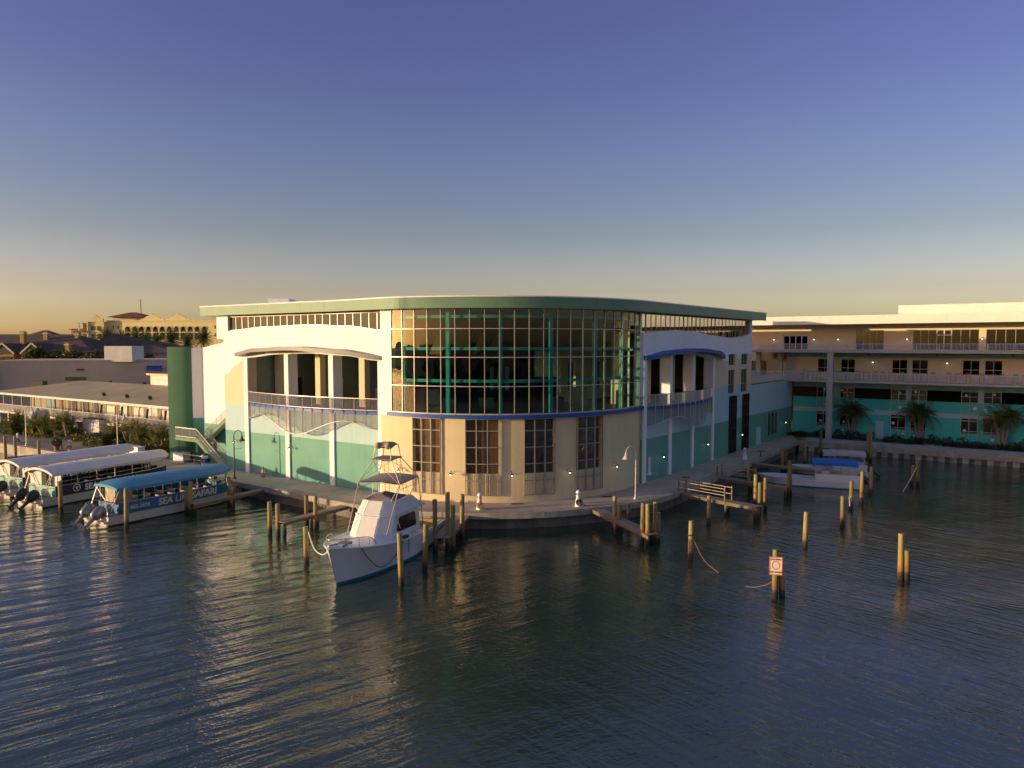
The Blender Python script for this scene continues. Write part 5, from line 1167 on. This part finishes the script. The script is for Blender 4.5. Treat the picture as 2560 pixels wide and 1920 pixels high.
for a in [
 (11.12, 43.58, 2.48, 'lone pale pile with a dark rope knot, left of the speed sign', (.05, 0)), (14.69, 52.41, 2.15, 'pile in front of the wooden railed gangway'),
 (20.07, 57.9, 2.73, 'leftmost tall yellow pile at the end of the railed gangway'), (20.3, 56.3, 2.77, 'rightmost tall yellow pile at the end of the railed gangway'), (19.6, 55.6, 2.5, 'middle yellow pile at the end of the railed gangway'),
 (19.4, 46.36, 2.36, 'lone yellow pile standing in open water above the sign'), (24.22, 51.38, 2.34, 'dark pile with pale top, right of the lone yellow pile'),
 (27.56, 57.09, 2.32, 'dark pile wrapped with a white rope near the open boat stern'), (29.51, 59.33, 2.71, 'bright yellow pile just below the open boat stern', (.06, 0)), (32.14, 63.0, 2.46, 'bright yellow pile right of the open boat motor'),
 (38.0, 66.95, 1.9, 'short leaning pile of the roped pair at right', (.25, 0)), (38.3, 66.38, 2.41, 'upright pile of the roped pair at right'),
 (24.73, 62.5, 3.08, 'tall green pile at the outer end of the middle gangway'), (24.3, 61.9, 1.96, 'short weathered pile at the outer end of the middle gangway'),
 (21.65, 64.0, 2.24, 'left leaning grey pile on the middle gangway', (-.3, 0)), (22.5, 65.2, 1.95, 'right grey pile on the middle gangway'),
 (28.6, 74.5, 2.05, 'left pile of the pair on the far gangway'), (29.2, 75.3, 1.9, 'right pile of the pair on the far gangway'),
 (32.33, 77.8, 2.98, 'green pile in the water by the corner of the basin'), (36.9, 84.2, 3.07, 'green pile standing against the corrugated quay wall'),
 (42.2, 83.6, 2.89, 'shorter tarred pile in front of the sheet pile wall'), (40.4, 79.4, 4.3, 'taller pile with black tarred foot in front of the sheet pile wall'), (31.3, 73.0, 1.5, 'short pile beside the grey-topped boat'),
 (7.34, 50.4, 2.56, 'inner left pile of the small grey gangway'), (7.6, 49.7, 2.04, 'inner right pile of the small grey gangway'), (8.6, 51.8, 1.65, 'short pile behind the small grey gangway'),
 (8.72, 46.93, 2.85, 'left yellow pile at the tip of the small grey gangway'), (9.05, 46.7, 2.84, 'middle yellow pile at the tip of the small grey gangway'), (9.6, 47.0, 2.9, 'right yellow pile at the tip of the small grey gangway'), (9.9, 47.5, 2.06, 'thin split pile at the tip of the small grey gangway'),
 (13.89, 36.82, 2.67, 'front pile carrying the speed sign'), (14.32, 36.95, 2.35, 'rear leaning pile behind the speed sign', (-.18, .1)),
 (22.2, 39.87, 2.68, 'taller pile of the pair at far right', (-.06, 0)), (22.52, 39.77, 1.74, 'shorter pile of the pair at far right', (-.08, 0)),
 (-12.61, 42.86, 2.31, 'pile tied by white rope to the fishing boat bow'), (-6.18, 38.9, 2.99, 'tall pile in front of the fishing boat hull', (-.12, 0)), (-5.17, 41.48, 2.82, 'leaning pile right of the fishing boat hull', (.12, 0)),
 (-5.03, 45.82, 3.32, 'dark pile at the left edge of the fishing boat pier'), (-4.2, 45.9, 3.78, 'tallest dark pile at the end of the fishing boat pier'), (-3.8, 45.2, 3.09, 'dark pile right of the tallest one on the fishing boat pier'), (-3.46, 48.49, 3.08, 'dark pile halfway along the fishing boat pier'),
 (-17.14, 49.6, 2.32, 'left tall pile at the tip of the plain plank pier'), (-16.46, 49.31, 2.25, 'right tall pile at the tip of the plain plank pier'), (-15.19, 51.83, 2.33, 'left pile halfway along the plain plank pier'), (-14.4, 51.3, 2.37, 'right pile halfway along the plain plank pier'),
 (-36.11, 56.19, 2.49, 'yellow lit pile beside the white-roofed tour boat'), (-28.35, 51.55, 2.89, 'yellow green pile at the blue boat stern'),
 (-25.9, 55.79, 2.15, 'left grey pile halfway along the blue boat'), (-25.31, 55.27, 2.64, 'right grey pile halfway along the blue boat'), (-23.7, 58.9, 2.33, 'inner pile near the blue boat bow'), (-23.0, 57.86, 2.13, 'outer pile near the blue boat bow'),
 (-54.5, 75.8, 3.55, 'leftmost dark pile of the pair at the left picture edge'), (-53.9, 76.5, 3.44, 'right dark pile of the pair at the left picture edge'), (-51.2, 76.3, 3.05, 'sunlit pile by the wooden walkway at left'), (-43.0, 62.3, 2.3, 'yellow pile between the two white-roofed boats')]:
    pile(*a)
# ------------------------------------------------------------------ plank piers and gangways
wood = mat('weathered_planks', (.30, .245, .19), .9, var=.25, scale=2.0, bump=.4, bscale=12, stretch=(1, 1, 1)); beam_m = mat('pier_beam', (.22, .155, .09), .9, var=.3, scale=1.5, bump=.4, bscale=10)
def pier(name, label, a, b, w, z, board=.16, rails=None, cat='pier', zb=None, posts=()):
    """a = inner end at the quay, b = outer end; boards run across"""
    a = Vector((*a, z)); b = Vector((*b, zb if zb is not None else z)); d = b - a; Lp = d.length; ang = math.atan2(d.y, d.x)
    t = thing(name, label, cat, (a.x, a.y, 0), ang)
    n = int(Lp/board); sl = (b.z - a.z)/Lp; proto = None
    for i in range(n):
        x = board*(i+.5); rj = random.Random(i)
        if proto is None:
            proto = B().box(-board/2+.008, -w/2, -.04, board/2-.008, w/2, 0).build('plank', wood, t); o = proto
        else: o = proto.copy(); COL.objects.link(o); o.parent = t
        o.location = (x, rj.uniform(-.02, .02), z + sl*x + rj.uniform(-.004, .004)); o.rotation_euler = (0, -math.atan(sl), rj.uniform(-.01, .01))
    for y in (-w/2+.08, w/2-.08): B().bar((0, y, z-.15), (Lp, y, b.z-.15), .1, .2).build('beam', beam_m, t)
    for px, py in posts: B().tube([(px, py, -1.5), (px, py, z-.06)], .13, 8).build('support', pm_, t)
    if rails:
        f = B()
        for y in (-w/2, w/2):
            for h in (.5, 1.0): f.bar((.1, y, z+h), (rails, y, z+h), .05, .05)
        f.build('rope_rail', mat('rail_wood', (.42, .33, .22), .7), t)
        for x in (.05, rails):
            for y in (-w/2, w/2): B().bar((x, y, z-.1), (x, y, z+1.15), .09, .09).build('rail_post', beam_m, t)
    return t
def qpt(px): return px
pier('plank_pier', 'plain grey plank pier left of the fishing boat', (-12.8, 54.3), (-16.25, 49.0), .75, 1.0, posts=((3.2, .3), (3.2, -.3), (5.9, 0)))
pier('plank_pier', 'grey plank pier alongside the blue tour boat', (-21.4, 60.3), (-24.9, 54.6), .7, 1.0, posts=((3.3, .25), (6.3, -.25)))
pier('plank_pier', 'short broad pier along the right side of the fishing boat', (-3.6, 50.9), (-4.55, 44.8), 1.1, 1.05, posts=((4.6, .4), (5.9, -.4), (3, -.4)))
pier('gangway', 'small grey gangway sloping down right of the glass bay', (6.2, 52.7), (9.35, 46.3), .95, 1.15, zb=.85, posts=((3, .3), (3.2, -.3), (6.6, .3)))
pier('gangway', 'wooden gangway with sunlit double rails', (14.2, 58.8), (18.9, 53.4), 1.0, 1.05, rails=4.4, posts=((4.2, .3), (4.4, -.3), (6.8, .3), (6.9, -.35)))
pier('gangway', 'middle gangway with thin rails in the shade', (19.3, 65.6), (24.0, 60.9), .9, 1.05, rails=3.2, posts=((3, .3), (6.2, .3)))
pier('gangway', 'far gangway behind the open boat bow', (25.2, 73.4), (30.2, 68.9), .9, 1.05, posts=((4, .3), (6.4, .2)))
pier('walkway', 'narrow wooden walkway beside the left sunlit quay wall', (-49.8, 79.0), (-54.2, 75.6), .5, 1.3, posts=((2, .1), (5, -.1)))
# stubs, cleats, ropes
rope = mat('white_rope', (.62, .58, .50), .9, var=.1); drope = MATS['dark_rope']
def line(name, pts, r, m, label):
    c = [sum(p[k] for p in pts)/len(pts) for k in range(3)]
    o = B().tube([tuple(p) for p in smooth_path(pts, 5)], r, 6).build(name, m, loc=(c[0], c[1], 0)); return tag(o, label, 'rope')
line('mooring_rope', [(-12.45, 42.8, 2.0), (-11.7, 41.4, 1.35), (-10.8, 39.9, 1.45), (-10.05, 38.6, 2.15)], .04, rope, 'white rope from the bow to the pile on its left')
line('mooring_rope', [(-12.45, 42.8, 1.95), (-11.5, 41.2, 1.0), (-10.5, 39.6, 1.2), (-9.8, 38.9, 2.1)], .03, drope, 'dark slack rope below the white bow rope')
line('floating_rope', [(11.25, 43.5, 1.4), (11.7, 42.3, .3), (12.5, 40.4, -.08), (13.1, 38.6, .03), (13.6, 37.4, .55), (13.9, 36.9, 1.0)], .016, mat('tan_rope', (.30, .18, .09), .9), 'tan rope between the lone pile and the speed sign')
line('mooring_rope', [(38.2, 66.4, 1.9), (36.8, 65.0, .9), (35.4, 63.6, .1)], .035, rope, 'white rope slanting from the roped pile pair into the water')
line('rope_wrap', [(27.4, 56.9, 1.1), (27.56, 56.9, 1.15), (27.76, 57.1, 1.1), (27.5, 57.26, 1.0), (27.38, 57.0, .9), (27.4, 56.9, .3)], .035, rope, 'white rope tied round the dark pile')
line('pile_tie', [(11.0, 43.4, 1.6), (11.15, 43.36, 1.6), (11.3, 43.5, 1.6), (11.2, 43.75, 1.6), (10.98, 43.6, 1.6), (11.0, 43.4, 1.58)], .045, drope, 'dark rope knot round the lone pale pile')
t = thing('quay_bollard_post', 'rusty T-shaped cleat post at the railed gangway', 'cleat', (14.9, 60.2, Z0)); B().bar((14.9, 60.2, Z0), (14.9, 60.2, Z0+.8), .1, .1).bar((14.55, 60.2, Z0+.85), (15.25, 60.2, Z0+.85), .1, .08).build('post', mat('rusty_iron', (.16, .06, .03)), t)
t = thing('quay_bollard_post', 'rusty T-shaped cleat post near the shaded lighthouse pedestal', 'cleat', (26.9, 76.2, Z0)); B().bar((26.9, 76.2, Z0), (26.9, 76.2, Z0+.6), .1, .1).bar((26.5, 76.2, Z0+.65), (27.3, 76.2, Z0+.65), .1, .08).build('post', MATS['rusty_iron'], t)
for p, l in (((-15.2, 57.2), 'coiled dark hose hung low on the quay wall by the plank pier'),):
    pass
f = B()
for k in range(5): a0 = -.5+.25*k; f.tube([tuple(Vector((-11.9+a0*.5, 52.95-a0*.3, 0)) + Vector((0, 0, z))) for z in (.9, .5, .1)], .05, 6)
f.tube([(-12.25, 53.1, .85), (-12.1, 52.8, 1.1), (-11.8, 52.75, 1.12), (-11.55, 52.7, .85)], .06, 6)
tag(f.build('tyre_fender', drope, loc=(-11.9, 52.95, 0)), 'dark hanging rope fender on the quay wall left of the fishing boat', 'fender')
# ------------------------------------------------------------------ speed sign
SG = thing('speed_sign', 'white sign with orange border reading IDLE SPEED NO WAKE', 'sign', (13.84, 36.62, 1.35), R(-12))
B().box(-.33, -.012, 0, .33, .012, .98).build('board', mat('sign_white', (.78, .74, .62), .5), SG)
om = mat('sign_orange', (.75, .13, .02), .5); sk = mat('sign_black', (.02, .02, .02), .6)
B().box(-.33, -.017, .935, .33, -.012, .98).box(-.33, -.017, 0, .33, -.012, .045).box(-.33, -.017, .045, -.285, -.012, .935).box(.285, -.017, .045, .33, -.012, .935).build('border', om, SG)
sgm = lambda z: Matrix.Translation((0, -.016, z)) @ Matrix.Rotation(R(90), 4, 'X')
text_part('IDLE SPEED', .105, sk, SG, sgm(.80), align='CENTER', bold=.004); text_part('NO WAKE', .13, sk, SG, sgm(.12), align='CENTER', bold=.004)
rg = B(); ring = [(r*math.cos(a), -.017, .53 + r*1.15*math.sin(a)) for a in [math.pi*2*k/28 for k in range(28)] for r in (.165, .205)]; rg.add(ring, [(2*k, 2*k+1, (2*k+3) % 56, (2*k+2) % 56) for k in range(28)]); rg.build('circle_symbol', om, SG)
# ------------------------------------------------------------------ vegetation
def leaf_mat(name, c, c2):
    m = bpy.data.materials.new(name); m.use_nodes = True; t = m.node_tree; t.nodes.clear()
    o = N(t, 'ShaderNodeOutputMaterial'); p = N(t, 'ShaderNodeBsdfPrincipled', Roughness=.5); tr = N(t, 'ShaderNodeBsdfTranslucent')
    tc = N(t, 'ShaderNodeTexCoord'); nz = N(t, 'ShaderNodeTexNoise', Scale=1.7, Detail=5.0); t.links.new(tc.outputs['Object'], nz.inputs['Vector'])
    mr = N(t, 'ShaderNodeMapRange'); mr.inputs[1].default_value = .35; mr.inputs[2].default_value = .65; t.links.new(nz.outputs[0], mr.inputs[0])
    mx = N(t, 'ShaderNodeMix', data_type='RGBA'); t.links.new(mr.outputs[0], mx.inputs[0]); mx.inputs[6].default_value = (*c, 1); mx.inputs[7].default_value = (*c2, 1)
    t.links.new(mx.outputs[2], p.inputs['Base Color']); t.links.new(mx.outputs[2], tr.inputs[0])
    ms = N(t, 'ShaderNodeMixShader'); ms.inputs[0].default_value = .22; t.links.new(p.outputs[0], ms.inputs[1]); t.links.new(tr.outputs[0], ms.inputs[2]); t.links.new(ms.outputs[0], o.inputs[0]); return m
palm_g = leaf_mat('palm_leaf', (.06, .10, .02), (.15, .15, .03)); areca_g = leaf_mat('areca_leaf', (.09, .13, .02), (.26, .23, .04)); hedge_g = leaf_mat('hedge_leaf', (.07, .11, .02), (.16, .16, .03)); tree_g = leaf_mat('tree_leaf', (.07, .09, .02), (.18, .14, .04)); dark_g = leaf_mat('shrub_leaf', (.025, .045, .018), (.06, .07, .02))
trunk_m = mat('palm_trunk', (.26, .22, .17), .9, var=.3, scale=3, bump=.5, bscale=10)
def frond(f, base, az, el, Lf, droop, n, wl, rng):
    """one pinnate leaf: a curved midrib carrying paired leaflets"""
    p = Vector(base); d = Vector((math.cos(az)*math.cos(el), math.sin(az)*math.cos(el), math.sin(el))); st = Lf/n; side = Vector((-math.sin(az), math.cos(az), 0)); pts = [p.copy()]
    for i in range(n):
        t = i/n; d = (d + Vector((0, 0, -droop*st*(.4+t)))).normalized(); q = p + d*st; up = side.cross(d)
        l = wl*math.sin(math.pi*min(1, .12 + t*.86))**.7
        for sg in (-1, 1):
            tip = q + side*sg*l*.86 + d*l*.45 - Vector((0, 0, l*(.25+.25*rng.random()))); w_ = d*st*.36
            f.add([p - w_*.3, p + w_*1.2, tip], [(0, 1, 2)], 0)
        p = q; pts.append(p.copy())
    f.tube(pts, [.035*Lf/3*(1-.8*i/n) + .006 for i in range(n+1)], 3, 0, False)
def palm(name, label, loc, stems, fr_n, Lf, seed, group, gm=None, spread=.3, cat='palm tree', n=13, wl=.5, elr=(-.5, 1.2), droop=.28):
    rng = random.Random(seed); t = thing(name, label, cat, loc, 0, group, True)
    for (dx, dy, h) in stems:
        f = B(); pts = [(dx*.2 + dx*.8*k/6, dy*.2 + dy*.8*k/6, h*k/6) for k in range(7)]
        f.tube(pts, [.16*(1.25-.5*k/6)*min(1.2, h/5 + .35) for k in range(7)], 8); f.build('trunk', trunk_m, t)
        f = B(); top = pts[-1]
        for k in range(fr_n):
            az = k*2.39996 + rng.uniform(-.2, .2); el = elr[0] + (elr[1]-elr[0])*((k+.5)/fr_n) + rng.uniform(-.1, .1)
            frond(f, top, az, el, Lf*rng.uniform(.8, 1.1), droop*rng.uniform(.7, 1.3), n, wl, rng)
        f.build('crown', gm or palm_g, t)
    return t
def leaf_cloud(f, blobs, n, size, rng):
    tot = sum(b[3]*b[4]*b[5] for b in blobs)
    for (cx, cy, cz, rx, ry, rz_) in blobs:
        for _ in range(int(n*rx*ry*rz_/tot)):
            while True:
                v = Vector((rng.uniform(-1, 1), rng.uniform(-1, 1), rng.uniform(-1, 1)))
                if .05 < v.length < 1: break
            v = v.normalized()*(v.length**.45)*rng.uniform(.82, 1.08)
            c = Vector((cx + v.x*rx, cy + v.y*ry, cz + v.z*rz_)); a = Vector((rng.gauss(0, 1), rng.gauss(0, 1), rng.gauss(0, .6))).normalized(); b_ = a.cross(Vector((rng.gauss(0, 1), rng.gauss(0, 1), rng.gauss(0, 1)))).normalized(); s = size*rng.uniform(.6, 1.3)
            f.add([c - a*s, c + b_*s*.45, c + a*s, c - b_*s*.45], [(0,1,2,3)])
def bush(name, label, loc, blobs, n, size, gm, cat, seed, group=None, trunk=None):
    t = thing(name, label, cat, loc, 0, group, True); rng = random.Random(seed); f = B(); leaf_cloud(f, blobs, n, size, rng); f.build('crown' if trunk else 'foliage', gm, t)
    f = B()
    if trunk:
        f.tube([(0,0,-.1), (.1, 0, trunk*.5), (0, .1, trunk)], [.3, .24, .16], 8)
        for k in range(6): a = k*1.05; f.tube([(0, .1, trunk*.7), (math.cos(a)*1.2, math.sin(a)*1.2, trunk*1.25)], [.12, .04], 5)
        f.build('trunk', trunk_m, t)
    else:
        for k in range(4): a = k*1.6; f.tube([(math.cos(a)*.15, math.sin(a)*.15, 0), (math.cos(a)*.4, math.sin(a)*.4, blobs[0][2])], [.04, .02], 5)
        f.build('stems', trunk_m, t)
    return t
# palms in front of the wing
for i, (p, st, l) in enumerate((((44.5, 92.7), [(-.5, .1, 3.3), (.3, .2, 3.6), (.7, -.2, 3.0)], 'left palm of three in front of the teal wing'), ((50.9, 88.4), [(-.6, .1, 3.4), (.2, .2, 3.8), (.6, -.1, 3.2)], 'middle palm of three in front of the teal wing'), ((57.6, 82.9), [(-.9, .1, 3.2), (.2, .1, 3.5), (.9, -.1, 3.7)], 'right palm of three in front of the teal wing'))):
    palm('palm_tree', l, (p[0], p[1], Z0), st, 20, 2.3, 20+i, 'palms in front of the wing', wl=.7, n=14, droop=1.1, elr=(-.1, 1.4))
rng = random.Random(5); f = B(); blobs = []
for k in range(150):
    s = rng.uniform(.2, 40); o = rng.uniform(1.0, 3.7)
    if 9.9 < s < 11.9: continue
    x, y = WP.pos(s, o); h = rng.uniform(.22, .45) + (.35 if rng.random() < .12 else 0); blobs.append((x, y, 1.1 + h*.7, rng.uniform(.5, .9), rng.uniform(.4, .7), h))
leaf_cloud(f, blobs, 15000, .13, rng); tag(f.build('shrub_bed', dark_g, loc=(50, 88, 1.1)), 'low dark shrubs filling the bed along the wing', 'shrubs', kind='stuff')
# left garden
for i, (p, h, l) in enumerate((((-56.8, 90.4), 2.6, 'tallest feathery garden palm left of the white cabinet'), ((-58.9, 91.4), 2.3, 'feathery garden palm second left of the white cabinet'), ((-61.2, 92.5), 2.1, 'feathery garden palm third left of the white cabinet'), ((-63.4, 93.6), 2.0, 'feathery garden palm near the far left lamp post'), ((-66.6, 95.2), 2.3, 'leftmost feathery garden palm at the picture edge'),
        ((-47.6, 84.9), 2.2, 'feathery palm just right of the white cabinet'), ((-45.2, 83.4), 2.3, 'feathery palm under the pavilion deck, second right of cabinet'), ((-42.8, 81.9), 2.2, 'feathery palm under the pavilion deck, third right of cabinet'), ((-40.0, 80.2), 2.1, 'feathery palm closest to the green stair tower'))):
    rg_ = random.Random(40+i); st = [(rg_.uniform(-.7, .7), rg_.uniform(-.7, .7), h*rg_.uniform(.35, .95)) for _ in range(6)]
    palm('areca_palm', l, (p[0], p[1], Z0), st, 9, 1.9, 60+i, 'feathery palms along the pavilion', areca_g, wl=.5, n=11, elr=(.25, 1.4), droop=.5)
palm('potted_palm', 'small round-headed palm standing free on the left quay', (-52.6, 82.3, Z0), [(0, 0, 1.5)], 22, 1.3, 99, None, palm_g, wl=.35, n=9, droop=.6)
def hedge(label, p, ang, l, w, h, seed):
    t = thing('hedge', label, 'hedge', (*p, Z0), ang, 'clipped garden hedges', True); rng = random.Random(seed); f = B()
    B().box(-l/2+.15, -w/2+.15, 0, l/2-.15, w/2-.15, h-.15).build('inner_stems', dark_g, t)
    for _ in range(3800):
        s = rng.choice((0, 0, 1, 2, 3)); x, y, z = rng.uniform(-l/2, l/2), rng.uniform(-w/2, w/2), rng.uniform(0, h)
        if s == 0: z = h
        elif s == 1: y = -w/2
        elif s == 2: x = l/2
        else: x = -l/2
        c = Vector((x, y, z)) + Vector((rng.gauss(0, .06), rng.gauss(0, .06), rng.gauss(0, .06))); a = Vector((rng.gauss(0, 1), rng.gauss(0, 1), rng.gauss(0, 1))).normalized(); b_ = a.orthogonal().normalized(); k = rng.uniform(.06, .12)
        f.add([c - a*k, c + b_*k*.6, c + a*k, c - b_*k*.6], [(0,1,2,3)])
    f.build('foliage', hedge_g, t)
hedge('clipped box hedge in front of the white cabinet', (-49.4, 84.4), R(-33), 4.2, 1.6, 1.35, 1); hedge('clipped hedge at the left picture edge below the pavilion', (-67.8, 96.2), R(-33), 3.4, 2.0, 1.6, 2)
rng = random.Random(8); f = B(); blobs = []
for k in range(110):
    a = rng.random(); base = Vector((-69 + 30*a, 97.5 - 19.0*a)); o = rng.uniform(-.5, 2.2); q = base + Vector((.547, .837))*o
    if -54.5 < q.x < -48: continue
    h = rng.uniform(.25, .8); blobs.append((q.x, q.y, 1.15 + h*.6, rng.uniform(.4, .8), rng.uniform(.4, .7), h))
leaf_cloud(f, blobs, 14000, .15, rng); tag(f.build('garden_undergrowth', areca_g, loc=(-54, 88, 1.1)), 'mixed low plants below the garden palms', 'plants', kind='stuff')
bush('potted_shrub', 'dark round shrub in the terracotta pot', (-52.2, 80.9, Z0+.5), [(0, 0, .45, .5, .5, .5)], 500, .1, dark_g, 'shrub', 3)
# trees behind the long white building
for i, (x, y, zc, rx, rz_, l) in enumerate(((-97, 146, 10.4, 3.2, 2.2, 'leftmost round green bush above the white wall'), (-91.5, 147, 10.2, 4.2, 2.4, 'broad olive bush above the white wall'), (-85, 146, 10.0, 4.0, 2.3, 'middle olive bush above the white wall'), (-78.5, 147, 9.8, 4.2, 2.2, 'brownish bush above the white wall near the rooftop box'))):
    rg_ = random.Random(i); bl = [(rg_.uniform(-rx*.6, rx*.6), rg_.uniform(-1, 1), zc - Z0 + rg_.uniform(-1.2, 1.0), rx*rg_.uniform(.35, .6), 1.6, rz_*rg_.uniform(.4, .7)) for _ in range(9)]
    bush('leafy_tree', l, (x, y, Z0), bl, 5000, .28, tree_g, 'tree', 70+i, 'trees above the white wall', trunk=7.5)
# date palms in front of the hotel
protos = []
spots = [(268, 846, 'leftmost date palm before the yellow hotel'), (308, 853, 'second date palm from the left before the hotel'), (340, 847, 'third date palm from the left before the hotel'), (366, 856, 'short date palm in the middle of the hotel row'), (394, 853, 'fifth date palm from the left before the hotel'), (430, 849, 'sixth date palm from the left before the hotel'), (470, 857, 'low date palm above the green tower'), (510, 845, 'rightmost date palm beside the white sloping wall')]
for i, (px, py, l) in enumerate(spots):
    Y = 215 + (i*37) % 30; X = (px-1280)/1775*Y; zt = 13.5 - (py-858)/1775*Y - .2
    palm('date_palm', l, (X, Y, Z0), [(0, 0, zt - Z0)], 64, 4.2, 200+i, 'date palms before the hotel', palm_g, wl=1.05, n=12, elr=(-.9, 1.45), droop=.13)
rng = random.Random(9); f = B(); leaf_cloud(f, [(-150 + 9*k, 250 + (k*13) % 20, rng.uniform(4, 8), 6, 4, rng.uniform(3, 5.5)) for k in range(18)] + [(-330 + 30*k, 560, 8, 22, 6, rng.uniform(6, 10)) for k in range(6)] + [(-760 + 26*k, 520 - 9*k, 6, 18, 8, rng.uniform(5, 9)) for k in range(20)], 30000, .7, rng)
tag(f.build('distant_greenery', tree_g, loc=(-140, 255, 1)), 'dark mass of greenery below the hotel palms', 'trees', kind='stuff')
# the shore across the basin, behind the viewer: what the glass and the water mirror
rng = random.Random(11); f = B(); blobs = []
for k in range(90):
    x = -190 + 4.4*k; h = rng.uniform(2.5, 6.5) + (3 if rng.random() < .2 else 0); blobs.append((x, -78 - rng.uniform(0, 14), 1 + h*.75, rng.uniform(2.5, 5), 3, h*.8))
leaf_cloud(f, blobs, 24000, .7, rng); tag(f.build('opposite_tree_line', dark_g, loc=(0, -80, 1)), 'dark tree line across the basin seen only as a reflection in the glass', 'trees', kind='stuff')

for o in bpy.data.objects:
    for k in ('_off', '_local'):
        if k in o: del o[k]
